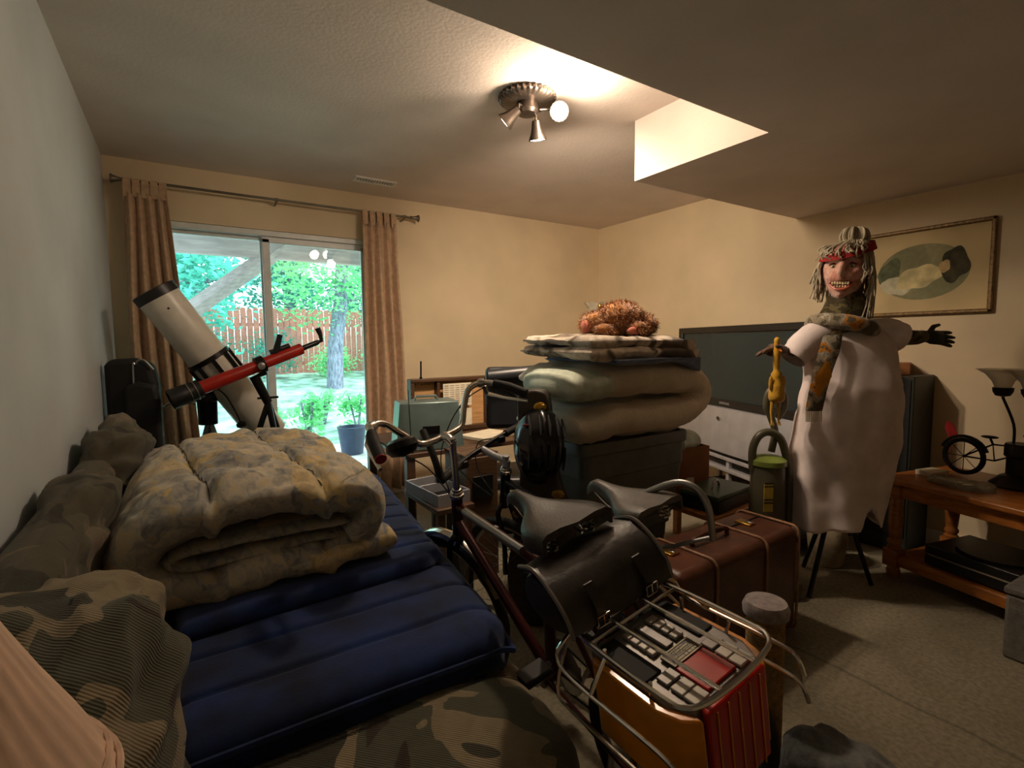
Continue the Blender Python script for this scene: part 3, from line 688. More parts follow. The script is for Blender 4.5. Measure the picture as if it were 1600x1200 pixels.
def fender(b, c, r, a0, a1, m, st=None, w_=.024):
    rings = []
    for k in range(17):
        a = math.radians(a0+(a1-a0)*k/16); rg = []
        for x, dr in ((-w_, -.012), (-w_*.7, .004), (0, .010), (w_*.7, .004), (w_, -.012), (w_*.7, .001), (0, .007), (-w_*.7, .001)):
            p = (c[0]+x, c[1]+(r+dr)*math.cos(a), c[2]+(r+dr)*math.sin(a)); rg.append(st(p) if st else Vector(p))
        rings.append(rg)
    MB().loft(rings).build('fender', m, b, True)
def saddle(b, cy, cz, L_, hw, m, tilt=0, drop=.05):
    rings = []; n = 16
    for k in range(n+1):
        t = k/n; y = cy+L_*(.5-t)
        hwid = .018+(hw-.018)*(1/(1+math.exp(-(t-.56)*11))); hwid *= (1-.12*max(0, t-.85)/.15)
        if t < .06: hwid *= .6+.4*t/.06
        zt = cz+.028*(math.cos(t*math.pi*1.1)*.25)+.03*max(0, t-.6)**1.2+tilt*(t-.5)-.03*max(0, .1-t)/.1
        dp = drop*(.55+.45*t); rg = []
        for x, dz in ((-1, -dp), (-1.0, -.012), (-.86, -.002), (-.5, .004-.004*t), (0, .006-.012*t), (.5, .004-.004*t), (.86, -.002), (1.0, -.012), (1, -dp), (.93, -dp), (.9, -.022), (0, -.012), (-.9, -.022), (-.93, -dp)):
            rg.append((x*hwid, y, zt+dz))
        rings.append(rg)
    s = MB().loft(rings).build('saddle', m, b, True, ang=70)
    sp = MB()
    for x in (-.022, .022):
        sp.tube(smoothpath([(x*.4, cy+L_*.38, cz-.03), (x, cy+L_*.1, cz-.055), (x, cy-L_*.15, cz-.055), (x*2.3, cy-L_*.42, cz-.025)], 4), .0035, 6)
    for x in (-.06, .06):
        sp.tube([(x+.016*math.cos(a), cy-L_*.36+.016*math.sin(a), cz-.075+.055*k/40) for k, a in ((k, k*.75) for k in range(41))], .0028, 5)
    sp.build('saddle_springs', M_chrome, s, True)
    return s
def make_bike(p):
    b = thing('bicycle', p['label'], 'bicycle', (p['x'], p['y'], 0), (0, -math.radians(p['lean']), 0))
    ht, hb = Vector(p['ht']), Vector(p['hb']); ax = ht-hb; phi = math.radians(p['turn'])
    st = lambda q: rot_about(q, ht, ax, phi)
    r = p['r']; fa = Vector((0, p['wb'], r)); ra = Vector((0, 0, r)); bb = Vector(p['bb']); sc_ = Vector(p['sc']); fm = p['fm']
    wheel(b, ra, r); wheel(b, fa, r, st)
    fr = MB().tube([hb-ax.normalized()*.01, ht], .021, 14).tube([ht+Vector((0, .002, -.05)), sc_+Vector((0, .01, -.02))], .016, 12).tube([hb+Vector((0, 0, .03)), bb], .018, 12).tube([bb, sc_+Vector((0, -.01, .03))], .017, 12)
    fr.tube([bb+Vector((-.04, 0, 0)), bb+Vector((.04, 0, 0))], .024, 12)
    for x in (-1, 1):
        fr.tube([bb+Vector((x*.025, -.02, 0)), ra+Vector((x*.055, 0, 0))], .009, 8).tube([sc_+Vector((x*.015, -.01, -.02)), ra+Vector((x*.055, 0, 0))], .008, 8)
    fr.build('frame', fm, b, True)
    fk = MB().tube([st(hb), st(hb-ax.normalized()*.05)], .022, 12)
    for x in (-1, 1):
        fk.tube([st(v_) for v_ in smoothpath([hb-ax.normalized()*.03+Vector((x*.012, 0, 0)), hb-ax.normalized()*.07+Vector((x*.045, 0, 0)), (hb+fa)/2+Vector((x*.05, -.012, 0)), fa+Vector((x*.052, 0, 0))], 4)], .0115, 8)
    fk.build('fork', p['fkm'], b, True)
    MB().lathe([(.018, -.01), (.026, -.008), (.026, .004), (.022, .006), (.022, .012), (.017, .016), (.017, .024), (.012, .026)], 16, aim(ht, ax)).build('headset', M_chrome, b, True)
    MB().tube([sc_, Vector((sc_.x, sc_.y-.03, p['sad'][1]-.04))], .0125, 10).build('seat_post', M_chrome, b, True)
    s = saddle(b, p['sad'][0], p['sad'][1], p['sad'][2], p['sad'][3], p['sm'], p.get('tilt', 0))
    # drive train
    cr = MB().lathe([(.085, -.003), (.09, 0), (.085, .003)], 32, aim(bb+Vector((.045, 0, 0)), (1, 0, 0))).build('chainring', M_alu, b, True)
    MB().tube([bb+Vector((.055, 0, 0)), bb+Vector((.065, .10, -.13))], [.012, .009], 8).tube([bb+Vector((-.055, 0, 0)), bb+Vector((-.065, -.10, .13))], [.012, .009], 8).build('cranks', M_alu, b, True)
    for sx, dy, dz in ((1, .10, -.13), (-1, -.10, .13)):
        MB().box((sx*.115, bb.y+dy, bb.z+dz), (.09, .06, .022)).build('pedal', M_black, b, True, bevel=.005)
    MB().tube([bb+Vector((.045, .0, .088)), ra+Vector((.045, 0, .035)), ra+Vector((.045, -.035, 0)), ra+Vector((.045, 0, -.035)), bb+Vector((.045, 0, -.088)), bb+Vector((.045, .088, 0))], .004, 5, True).build('chain', M_blackm, b, True)
    MB().tube([(-.03, .16, r-.02), (-.16, .14, .012)], [.008, .009], 8).build('kickstand', M_alu, b, True)
    return b, st
# --- the touring bike with rear rack and lamp unit
b1, st1 = make_bike(dict(label='dark red bicycle with chrome handlebar, chrome rear rack and amber and red tail lamp', x=.92, y=.70, lean=10, r=.265, wb=1.03,
    ht=(0, .885, .735), hb=(0, .925, .60), turn=12, bb=(0, .44, .28), sc=(0, .37, .675), fm=M_framered, fkm=M_frameblk, sad=(.36, .845, .31, .125), sm=M_saddle))
fender(b1, (0, 0, .265), .285, 20, 108, M_chrome); fender(b1, (0, 1.03, .265), .285, 20, 160, M_chrome, st1)
MB().tube([st1((0, .885, .72)), st1((0, .845, .90)), st1((0, .833, .945))], .0125, 14).tube([st1((0, .834, .93)), st1((0, .85, .95)), st1((0, .88, .955))], [.016, .017, .017], 12).lathe([(.0, .016), (.011, .014), (.011, 0)], 12, aim(st1((0, .833, .94)), (0, -.2, 1))).build('stem', M_chrome, b1, True)
barR = [(.0, 0, 0), (.05, 0, 0), (.095, .008, .010), (.14, .03, .062), (.185, .04, .112), (.235, .022, .122), (.27, -.03, .108), (.30, -.10, .075)]
barp = [(-x, y, z) for x, y, z in barR[:0:-1]]+barR
cl = Vector((0, .88, .955))
MB().tube([st1(cl+Vector(q)) for q in smoothpath(barp, 6)], .0115, 12).build('handlebar', M_chrome, b1, True)
for sx in (-1, 1):
    gp = [st1(cl+Vector((sx*x, y, z))) for x, y, z in ((.262, -.018, .112), (.285, -.065, .094), (.308, -.125, .062))]
    gr = MB().tube(gp, [.0165, .0175, .018], 12).build('grip', M_rubber, b1, True)
    MB().lathe([(.0, .006), (.017, .004), (.018, 0), (.0, -.002)], 12, aim(gp[2], gp[2]-gp[1])).build('grip_cap', mat('dark_red_reflector', (150, 20, 20), .3) if sx < 0 else M_rubber, gr, True)
    MB().tube([st1(cl+Vector((sx*x, y, z))) for x, y, z in ((.245, .02, .105), (.262, .03, .07), (.285, -.03, .048), (.315, -.12, .03))], [.011, .009, .007, .006], 8).lathe([(.016, -.012), (.018, 0), (.016, .012)], 12, aim(st1(cl+Vector((sx*.236, .022, .122))), (sx, -.6, 0))).build('brake_lever', M_chrome, b1, True)
    MB().tube(smoothpath([st1(cl+Vector((sx*x, y, z))) for x, y, z in ((.25, .03, .10), (.2, .10, .06), (.12, .13, -.02), (.03, .10, -.12), (.0, .04, -.24))], 5), .0025, 6).build('brake_cable', M_black, b1, True)
MB().lathe([(.035, 0), (.05, .01), (.055, .03), (.04, .05), (.0, .06)], 16, aim(st1(cl+Vector((-.165, .0, .055))), (0, -.3, -.9))).build('bell_cup', M_blackm, b1, True)
MB().box(tuple((ax_+bx_)/2 for ax_, bx_ in zip((0, .83, .69), (0, .45, .665))), (.02, .02, .02)).tube([(-.02, .80, .70), (-.022, .45, .685)], [.013, .013], 10).build('frame_pump', M_alu, b1, True)
# rear rack
rk = MB(); rh = .672
loop = [(-.10, .12), (-.128, .08), (-.135, 0), (-.135, -.14), (-.125, -.18), (-.09, -.198), (0, -.205), (.09, -.198), (.125, -.18), (.135, -.14), (.135, 0), (.128, .08), (.10, .12)]
rk.tube([(x, y, rh) for x, y in [tuple(v_)[:2] for v_ in smoothpath([(x, y, 0) for x, y in loop], 4)]], .0055, 8)
for x in (-.05, .05): rk.tube([(x, -.20, rh), (x, .13, rh), (x*.6, .22, rh+.01), (x*.5, .31, .70)], .0045, 8)
for y in (.05, .085): rk.tube([(-.132, y, rh-.002), (.132, y, rh-.002)], .004, 8)
for sx in (-1, 1):
    rk.tube([(sx*.10, .12, rh), (sx*.06, .2, rh+.005), (sx*.03, .30, .70)], .005, 8)
    for hh, ww in ((.615, .185), (.545, .195)):
        rk.tube(smoothpath([(sx*.135, .115, rh-.01), (sx*ww, .10, hh+.03), (sx*ww, .05, hh), (sx*ww, -.15, hh), (sx*ww, -.20, hh-.01), (sx*ww, -.215, hh-.045)], 4), .0045, 8)
    rk.tube([(sx*.185, .0, .615), (sx*.135, .0, rh)], .004, 6).tube([(sx*.195, -.205, .545), (sx*.185, -.205, .60)], .004, 6)
    rk.tube([(sx*.12, .02, rh-.005), (sx*.07, -.0, .275)], .0045, 8).tube([(sx*.12, -.10, rh-.005), (sx*.07, 0, .275)], .004, 8)
rk.build('rear_rack', M_chrome, b1, True)
# tail lamp unit
tl = MB().prism([(-.118, .07), (-.118, -.13), (-.095, -.175), (.095, -.175), (.118, -.13), (.118, .07)], .585, .640).prism([(-.08, .06), (-.08, -.13), (.08, -.13), (.08, .06)], .562, .59).build('tail_lamp_housing', M_greyp, b1, True, bevel=.004)
MB().prism([(-.082, -.176), (.082, -.176), (.088, -.196), (-.088, -.196)], .44, .642, Matrix.Identity(4)).build('red_lens', M_redlens, tl, True, bevel=.006)
for k in range(-2, 3): MB().tube([(k*.032, -.1975, .44), (k*.032, -.1975, .636)], .0016, 5).build('lens_rib', M_amber, tl, True)
for sx in (-1, 1):
    poly = [(sx*.119, .06), (sx*.119, -.12), (sx*.092, -.178), (sx*.094, -.192), (sx*.122, -.165), (sx*.136, -.12), (sx*.134, .05)]
    MB().prism(poly if sx > 0 else poly[::-1], .46, .632).build('amber_lens', M_amber, tl, True, bevel=.004)
zt = .642
M_blackmatte = mat('matt_black_cover', (12, 12, 12), .75, var=.1)
MB().box((-.088, -.01, zt), (.05, .13, .006)).build('battery_cover', M_blackmatte, tl, True, bevel=.002)
MB().box((.088, .0, zt), (.045, .13, .006)).build('battery_cover', M_blackmatte, tl, True, bevel=.002)
for k in range(4):
    for x in (-.035, .035): MB().box((x, .035-k*.022, zt+.003), (.026, .019, .008)).build('switch_key', M_paleg, tl, True, bevel=.002)
MB().box((0, .0, zt+.003), (.022, .09, .007)).build('switch_bar', M_greyp, tl, True, bevel=.002)
MB().box((.0, -.115, zt+.001), (.085, .05, .006)).box((0, -.15, zt+.001), (.085, .03, .006)).build('top_red_lens', M_redlens, tl, True, bevel=.002)
for x in (-.067, .067):
    for y in (-.095, -.128, -.158): MB().box((x, y, zt+.002), (.04, .028, .006)).build('trim_block', M_paleg if y < -.12 else M_greyp, tl, True, bevel=.002)
pn = MB().box((0, -.072, zt+.003), (.084, .036, .006)).build('maker_plate', mat('dark_plate', (64, 56, 50), .5), tl, True, bevel=.001)
mk = MB()
for a in ((0, -.0545, .084, .003), (0, -.0895, .084, .003), (-.0405, -.072, .003, .036), (.0405, -.072, .003, .036)): mk.box((a[0], a[1], zt+.0065), (a[2], a[3], .0012))
rr_ = random.Random(5)
for j, (y, hgt, x0_, x1_) in enumerate(((-.0605, .0028, -.026, .012), (-.0665, .004, -.018, .022), (-.0725, .0022, -.012, .03), (-.0765, .0022, -.03, .030), (-.083, .0052, -.026, .032))):
    x = x0_
    while x < x1_:
        wv = rr_.uniform(.0016, .0034)*(1.4 if hgt > .0035 else 1)
        mk.box((x+wv/2, y, zt+.0065), (wv, hgt, .0012)); x += wv+rr_.choice((.0008, .0008, .0026))
mk.build('plate_lettering', M_cream, pn, True, smooth=False)
# saddle bag
M_bagv = mat('black_worn_vinyl', (46, 41, 36), .42, var=.25, scale=14, bmp=.3, bscale=60)
DS, DZ = .085, -.035
sb = thing('saddle_bag', 'black vinyl saddle bag with buckled flap strapped behind the black bicycle saddle', 'bag', (.8, .78, .64), (0, -math.radians(10), 0))
W_b1 = W[b1]
def bl(q): return W_b1 @ (Vector(q)+Vector((0, DS, DZ)))
def bagsurf(name, xs, prof, m, par, fn=None):
    rings = []
    for x, k in xs:
        cy = sum(p_[0] for p_ in prof)/len(prof); cz = sum(p_[1] for p_ in prof)/len(prof)
        rings.append([bl((x+.006*nz(x, y, z, 20, 2), cy+(y-cy)*k+.006*nz(x, y, z, 14), cz+(z-cz)*k+.008*nz(x, y, z, 12, 4))) for y, z in prof])
    return MB().loft(rings).build(name, m, par, ang=60)
bp = [(.17, .80), (.14, .815), (.07, .80), (.035, .765), (.015, .72), (.01, .69), (.04, .69), (.10, .69), (.15, .695), (.18, .73), (.185, .77)]
NX = 14
xs = [(-.15+.30*k/NX, .8+.2*math.sin(math.pi*min(1, min(k, NX-k)/3)/2)) for k in range(NX+1)]
bagsurf('bag_body', xs, bp, M_bagv, sb)
fp = [(.165, .812), (.10, .828), (.04, .80), (.0, .755), (-.012, .715), (-.006, .712), (.010, .755), (.045, .79), (.10, .817), (.163, .804)]
bagsurf('flap', [(-.155+.31*k/NX, 1+.02*math.sin(k)) for k in range(NX+1)], fp, M_bagv, sb)
for x in (-.075, .075):
    st_ = MB().loft([[bl((x-.012, y, z)), bl((x+.012, y, z)), bl((x+.012, y-.003, z)), bl((x-.012, y-.003, z))] for y, z in ((.02, .795), (-.012, .755), (-.018, .715), (-.004, .69), (.0, .68))]).build('strap', M_bagv, sb)
    bk = [bl((x+dx, -.022, .725+dz)) for dx, dz in ((-.017, -.012), (.017, -.012), (.017, .012), (-.017, .012))]
    MB().tube(bk, .0022, 6, True).tube([bl((x, -.023, .737)), bl((x, -.023, .715))], .0018, 5).build('buckle', M_chrome, st_)
MB().tube([bl(q) for q in smoothpath([(-.155, .165, .812), (-.158, .10, .83), (-.158, .04, .80), (-.156, .0, .755), (-.155, -.012, .715)], 5)], .005, 6).build('flap_piping', M_greyp, sb)
MB().tube([bl(q) for q in smoothpath([(.155, .165, .812), (.158, .10, .83), (.158, .04, .80), (.156, .0, .755), (.155, -.012, .715)], 5)], .005, 6).build('flap_piping', M_greyp, sb)
# --- second bike
b2, st2 = make_bike(dict(label='black bicycle with grey saddle and silver stem standing between the red bicycle and brown suitcase', x=1.21, y=.87, lean=8, r=.25, wb=.98,
    ht=(0, .885, .735), hb=(0, .925, .61), turn=22, bb=(0, .36, .25), sc=(0, .27, .62), fm=M_frameblk, fkm=M_frameblk, sad=(.21, .815, .30, .105), sm=M_saddle2))
MB().tube(smoothpath([(.04, .17, .80), (.085, .08, .845), (.10, .02, .84), (.10, -.02, .79), (.095, -.03, .70)], 4), .010, 10).tube([(.095, -.03, .71), (.03, .05, .68), (0, .25, .60)], .006, 8).build('grab_rail', M_alu, b2, True)
MB().tube([st2((0, .88, .74)), st2((0, .868, .785))], .016, 12).tube([st2((0, .868, .78)), st2((0, .93, .80)), st2((0, .985, .825))], [.017, .014, .016], 12).lathe([(.014, 0), (.014, .008), (0, .010)], 12, aim(st2((0, .868, .795)), (0, -.2, 1))).build('stem', M_silver, b2, True)
c2 = Vector((0, .99, .828))
MB().tube([st2(c2+Vector(q)) for q in smoothpath([(-.29, -.03, .0), (-.1, 0, .0), (0, 0, 0), (.1, 0, 0), (.29, -.03, .0)], 5)], .0115, 12).build('handlebar', M_blackm, b2, True)
for sx in (-1, 1):
    MB().tube([st2(c2+Vector((sx*x, y, z))) for x, y, z in ((.165, -.01, 0), (.29, -.03, 0))], .0165, 12).build('grip', M_rubber, b2, True)
    MB().tube([st2(c2+Vector((sx*x, y, z))) for x, y, z in smoothpath([(.295, -.03, 0), (.297, -.035, .07), (.285, -.01, .14), (.262, .03, .19)], 4)], .0135, 12).build('bar_end', M_rubber, b2, True)
    MB().tube([st2(c2+Vector((sx*x, y, z))) for x, y, z in ((.14, .01, -.01), (.16, .045, -.02), (.20, .05, -.025), (.26, .03, -.03))], [.012, .008, .006, .005], 8).build('brake_lever', M_alu, b2, True)
    MB().box(st2(c2+Vector((sx*.13, .0, -.012))), (.04, .04, .03)).build('shifter', M_black, b2, True, bevel=.006)
    MB().tube(smoothpath([st2(c2+Vector((sx*x, y, z))) for x, y, z in ((.13, .03, -.01), (.09, .10, -.02), (.04, .09, -.12), (.01, .0, -.22))], 5), .0025, 6).build('brake_cable', M_black, b2, True)
# helmet hanging on the second bike
M_helm = mat('glossy_black_shell', (16, 16, 17), .18, var=.2)
W_b2 = W[b2]
hc = W_b2 @ st2(c2+Vector((.15, -.19, -.04)))
hm = thing('bicycle_helmet', 'glossy black bicycle helmet hanging from the handlebar of the black bicycle', 'helmet', tuple(hc))
HM = Matrix.Translation(hc) @ Matrix.Rotation(math.radians(-35), 4, 'Z') @ Matrix.Rotation(math.radians(70), 4, 'X') @ Matrix.Rotation(math.radians(12), 4, 'Y')
def hfn(q, p):
    rid = .06*max(0, math.cos(p.x*11))*max(0, p.z+.1)
    return q*(1+rid) if p.z > -.2 else Vector((q.x*.95, q.y*.95, max(q.z, -.03)))
HM = HM @ Matrix.Scale(1.28, 4)
MB().ell((0, 0, 0), (.085, .13, .095), 40, 24, HM, hfn).build('shell', M_helm, hm, ang=50)
for k in range(-2, 3):
    for s in (-1, 1):
        x = k*.03+.014; pts_ = [HM @ Vector((x*1.02, s*y, .101*math.sqrt(max(.05, 1-(x/.088)**2-(y/.135)**2)))) for y in (.015, .05, .085)]
        MB().tube(pts_, [.004, .008, .004], 6).build('vent', M_rubber, hm)
MB().tube([HM @ Vector(q) for q in smoothpath([(-.07, .05, -.02), (-.06, .03, -.12), (0, .0, -.16), (.06, .03, -.12), (.07, .05, -.02)], 5)], .005, 6).build('strap', M_black, hm)
MB().ell((0, 0, 0), (.011, .003, .018), 12, 6, HM @ Matrix.Translation((-.06, .05, .075))).build('badge', mat('red_badge', (170, 80, 70), .5), hm)

# ------------------------------------------------------------------ things behind the bikes
M_oak = wood('oak_wood', (150, 92, 40), (192, 128, 62), 5, .4)
M_walnut = wood('walnut_wood', (62, 42, 28), (96, 68, 46), 5, .45)
M_crate = wood('brown_stained_wood', (70, 48, 32), (104, 76, 52), 6, .5, (1, 9, 9))
def table(name, label, cat, x0, x1, y0, y1, z, m, th=.03, leg=.05, cross=True):
    t = thing(name, label, cat, ((x0+x1)/2, (y0+y1)/2, 0))
    MB().box(((x0+x1)/2, (y0+y1)/2, z-th/2), (x1-x0, y1-y0, th)).build('table_top', m, t, bevel=.006)
    for x in (x0+leg*.7, x1-leg*.7):
        for y in (y0+leg*.7, y1-leg*.7): MB().box((x, y, (z-th)/2), (leg, leg, z-th)).build('leg', m, t, bevel=.004)
    return t
table('desk', 'walnut desk under the grey-green case and wooden letter rack', 'desk', 1.02, 1.98, 2.66, 3.42, .64, M_walnut)
table('bench', 'low brown bench holding the divided grey tray', 'bench', 0.985, 1.19, 2.18, 2.62, .46, M_crate, .03, .04)
# grey-green case on the desk
M_case = mat('grey_green_metal', (112, 130, 128), .35, .3, var=.06)
tc = thing('typewriter_case', 'grey-green metal case with sloping ends standing on the walnut desk', 'case', (1.2, 2.78, .64))
TCM = Matrix.Translation((1.21, 2.80, .78)) @ Matrix.Rotation(math.radians(-12), 4, 'Z')
MB().box((0, 0, 0), (.40, .24, .28), M=TCM, taper=.86).build('case_body', M_case, tc, bevel=.008)
MB().box((0, -.128, -.02), (.10, .008, .05), M=TCM).build('latch_plate', M_blackm, tc, bevel=.002)
MB().tube([TCM @ Vector(q) for q in ((-.07, 0, .142), (-.06, 0, .165), (.06, 0, .165), (.07, 0, .142))], .008, 8).build('handle', M_case, tc)
for k, (px, py, z0_, z1_) in enumerate(((.985, 2.70, .64, 1.02),)):
    pass
an = MB().lathe([(.012, 0), (.012, .01)], 10, Matrix.Translation((1.065, 2.685, .64))).tube([(1.065, 2.685, .645), (1.052, 2.685, 1.0)], .0025, 6).build('whip_antenna', M_blackm)
tag(an, 'thin black whip antenna beside the grey-green case', 'antenna')
# wooden letter rack with paper
hr = thing('letter_rack', 'shallow wooden letter rack with hooks and white paper sheets', 'rack', (1.55, 3.2, .64))
MB().box((1.56, 3.22, .82), (.60, .02, .36)).build('back_panel', wood('pale_ply', (176, 132, 84), (206, 160, 108), 5, .6), hr)
for a in ((1.27, 3.19, .83, .025, .07, .38), (1.85, 3.19, .83, .025, .07, .38), (1.56, 3.19, 1.01, .60, .08, .022), (1.56, 3.19, .66, .6, .08, .03), (1.46, 3.19, .83, .02, .06, .36)):
    MB().box(a[:3], a[3:]).build('rail', M_walnut, hr, bevel=.003)
for k in range(6): MB().tube([(1.30+k*.025, 3.19, .985), (1.30+k*.025, 3.17, .975)], .004, 6).build('hook', M_brass, hr)
for z_, h_ in ((.90, .16), (.74, .12)): MB().box((1.60, 3.155, z_), (.22, .003, h_)).build('paper_sheet', M_cream, hr, smooth=False)
ink = MB()
for k in range(9):
    for q in range(5): ink.box((1.515+q*.042, 3.1525, .965-k*.015), (.030, .001, .003))
ink.build('printed_lines', M_greyp, hr, smooth=False)
a2 = MB().lathe([(.01, 0), (.01, .012)], 10, Matrix.Translation((1.34, 3.18, 1.021))).tube([(1.34, 3.18, 1.025), (1.343, 3.18, 1.14)], .006, 8).build('dowel', M_blackm)
tag(a2, 'short dark rod standing upright on the wooden letter rack', 'rod')
fo = MB().box((1.66, 2.86, .652), (.30, .22, .022), .3).build('paper_folder', M_cream, bevel=.003); tag(fo, 'cream folder of papers lying beside the grey-green case', 'folder')
# divided tray
tr_ = thing('divided_tray', 'pale grey divided tray with two dark compartments on the low bench', 'tray', (1.16, 2.38, .46))
TR = Matrix.Translation((1.085, 2.40, .46)) @ Matrix.Rotation(math.radians(4), 4, 'Z') @ Matrix.Diagonal((.66, 1.0, 1.0, 1.0))
MB().box((0, 0, .006), (.28, .36, .012), M=TR).build('tray_floor', M_blackm, tr_)
for a in ((-.135, 0, .012, .36), (.135, 0, .012, .36), (0, -.175, .28, .012), (0, .175, .28, .012), (0, .03, .28, .010)): MB().box((a[0], a[1], .03), (a[2], a[3], .06), M=TR).build('tray_wall', M_silver, tr_, bevel=.002)
wbx = thing('wooden_box', 'brown wooden box with a slatted lid between the two bicycles and guitar case', 'box', (1.30, 2.42, 0))
for z_ in (.0,): pass
MB().box((1.30, 2.42, .33), (.19, .26, .66)).build('box_body', M_crate, wbx, bevel=.006)
for k in range(5): MB().box((1.30, 2.32+k*.05, .668), (.205, .044, .016)).build('slat', M_crate, wbx, bevel=.003)
MB().box((1.30, 2.285, .5), (.12, .01, .12)).build('front_plate', M_black, wbx, bevel=.003)
# black office chair
oc_ = thing('office_chair', 'black vinyl armchair with a curved tubular arm behind the guitar case', 'chair', (1.72, 2.52, 0))
MB().box((1.62, 2.44, .94), (.36, .07, .36), math.radians(-28)).build('backrest', mat('black_vinyl', (36, 38, 42), .4, var=.1), oc_, bevel=.03, seg=4)
MB().tube([(1.46, 2.49, 1.06), (1.78, 2.33, 1.09)], .045, 16).build('head_roll', mat('black_vinyl_roll', (36, 38, 42), .4, var=.1), oc_)
MB().box((1.76, 2.62, .42), (.46, .44, .08), math.radians(-28)).build('seat', mat('black_vinyl_seat', (36, 38, 42), .4, var=.1), oc_, bevel=.03, seg=3)
MB().tube(smoothpath([(1.74, 2.34, 1.09), (1.83, 2.26, 1.085), (1.89, 2.19, 1.03), (1.91, 2.165, .95)], 5), .016, 10).build('arm_tube', M_blackm, oc_)
MB().tube([(1.93, 2.15, .955), (1.72, 2.21, .905)], [.02, .022], 10).build('arm_pad', M_rubber, oc_)
MB().lathe([(.03, .04), (.03, .38)], 12, Matrix.Translation((1.76, 2.62, 0))).build('gas_column', M_blackm, oc_)
for k in range(5):
    a = k*1.2566; MB().tube([(1.76, 2.62, .06), (1.76+.2*math.cos(a), 2.62+.2*math.sin(a), .035)], [.02, .013], 8).build('foot', M_blackm, oc_)
# guitar case
M_gcase = mat('brown_case_tolex', (56, 47, 38), .5, var=.2, scale=40, bmp=.3)
gc = thing('guitar_case', 'dark brown hard guitar case with brass latches standing beside the dark storage tote', 'guitar case', (1.40, 1.86, 0))
GM = Matrix.Translation((1.325, 1.735, .02)) @ Matrix.Rotation(math.radians(-46), 4, 'Z') @ Matrix.Rotation(math.radians(-4), 4, 'Y') @ Matrix.Rotation(math.pi/2, 4, 'X')
gpoly = [(-.15, .0), (.15, .0), (.175, .12), (.17, .26), (.13, .40), (.115, .52), (.09, .62), (.075, .74), (.07, .95), (.05, 1.03), (-.05, 1.03), (-.07, .95), (-.075, .74), (-.09, .62), (-.115, .52), (-.13, .40), (-.17, .26), (-.175, .12)]
gpoly = [tuple(v_)[:2] for v_ in smoothpath([(x, y, 0) for x, y in gpoly+gpoly[:1]], 3)][:-1]
MB().prism(gpoly, -.055, .0, GM).build('case_bottom', M_gcase, gc, bevel=.012, seg=3)
MB().prism(gpoly, .002, .05, GM).build('case_lid', M_gcase, gc, bevel=.012, seg=3)
for x, y in ((.10, .585), (.165, .25), (.04, .965), (-.12, .50)):
    lt = MB().ell((x*.82, y, .052), (.028, .02, .006), 14, 6, GM).build('brass_latch', M_brass, gc)
    MB().box((x*.82, y, .058), (.018, .030, .006), M=GM).tube([GM @ Vector((x*.82-.02, y+.008, .06)), GM @ Vector((x*.82+.02, y+.008, .06))], .0025, 6).build('latch_clasp', M_brass, lt, bevel=.001)
MB().ell((.045, .68, .051), (.018, .034, .004), 16, 6, GM).build('keyhole_plate', M_brass, gc)
# totes
M_tote = mat('dark_grey_tote_plastic', (98, 102, 98), .45, var=.08)
def tote(label, x0, x1, y0, y1, z0, z1):
    t = thing('storage_tote', label, 'storage tote', ((x0+x1)/2, (y0+y1)/2, z0))
    cx, cy, wx, wy = (x0+x1)/2, (y0+y1)/2, x1-x0, y1-y0
    def rr(k): return [(cx+x, cy+y) for x, y in rrect(wx*k, wy*k, .05, 5)]
    rings = []
    for k, z in ((.84, z0), (.85, z0+.01), (.885, z0+.13), (.9, z0+.135), (.93, z0+.25), (.945, z0+.255), (.955, z1-.05)): rings.append([(x, y, z) for x, y in rr(k)])
    MB().loft(rings).build('bin', M_tote, t, ang=30)
    rings = [[(x, y, z) for x, y in rr(k)] for k, z in ((.985, z1-.055), (1, z1-.05), (1, z1-.012), (.985, z1), (.93, z1), (.91, z1-.012))]
    MB().loft(rings).build('lid', M_tote, t, ang=30)
tote('dark grey lidded storage tote on the floor under another tote', 1.56, 2.10, 1.70, 2.10, 0, .38)
tote('dark grey lidded storage tote carrying the folded white mattress pad', 1.455, 2.19, 1.665, 2.14, .38, .80)
# folded white mattress pad
M_wpad = patches('ivory_quilted_cotton', [(.2, (214, 200, 176)), (.7, (228, 214, 192))], 6, .5, ribs=26, ribdir='X', fine=.12, const=False)
wp = thing('folded_mattress_pad', 'ivory quilted mattress pad folded double on the dark storage tote', 'mattress pad', (1.83, 1.9, .8))
def wfn(p, s, t, top):
    q = .006*math.sin(p.x*150+8*nz(p.x, p.y, p.z, 3))*(1 if p.x < 1.6 else .35)
    d = q+.022*nz(p.x, p.y, p.z, 5, 4)+.008*nz(p.x, p.y, p.z, 14, 6); o = p+Vector((.02*nz(p.x, p.y, p.z, 5, 9), .012*nz(p.x, p.z, 0, 7, 3), d))
    o.z = max(o.z, .803); return o
ribbon([(1.41, .885), (1.6, .89), (2.0, .885), (2.16, .895), (2.235, .945), (2.245, 1.0), (2.2, 1.055), (2.08, 1.075), (1.8, 1.085), (1.42, 1.075)], .165, 1.62, 2.12, 44, wfn, 8, taper=.09).build('quilted_fold', M_wpad, wp, ang=180)
M_mint = mat('pale_mint_elastic_cloth', (196, 204, 186), .8, var=.05, bmp=.3, scale=30)
def mfn(q, p): return q+p*.006*math.sin(q.x*120+q.z*40)
MB().ell((1.50, 1.83, 1.065), (.155, .235, .075), 56, 24, None, mfn, .75).build('gathered_skirt', M_mint, wp, ang=180)
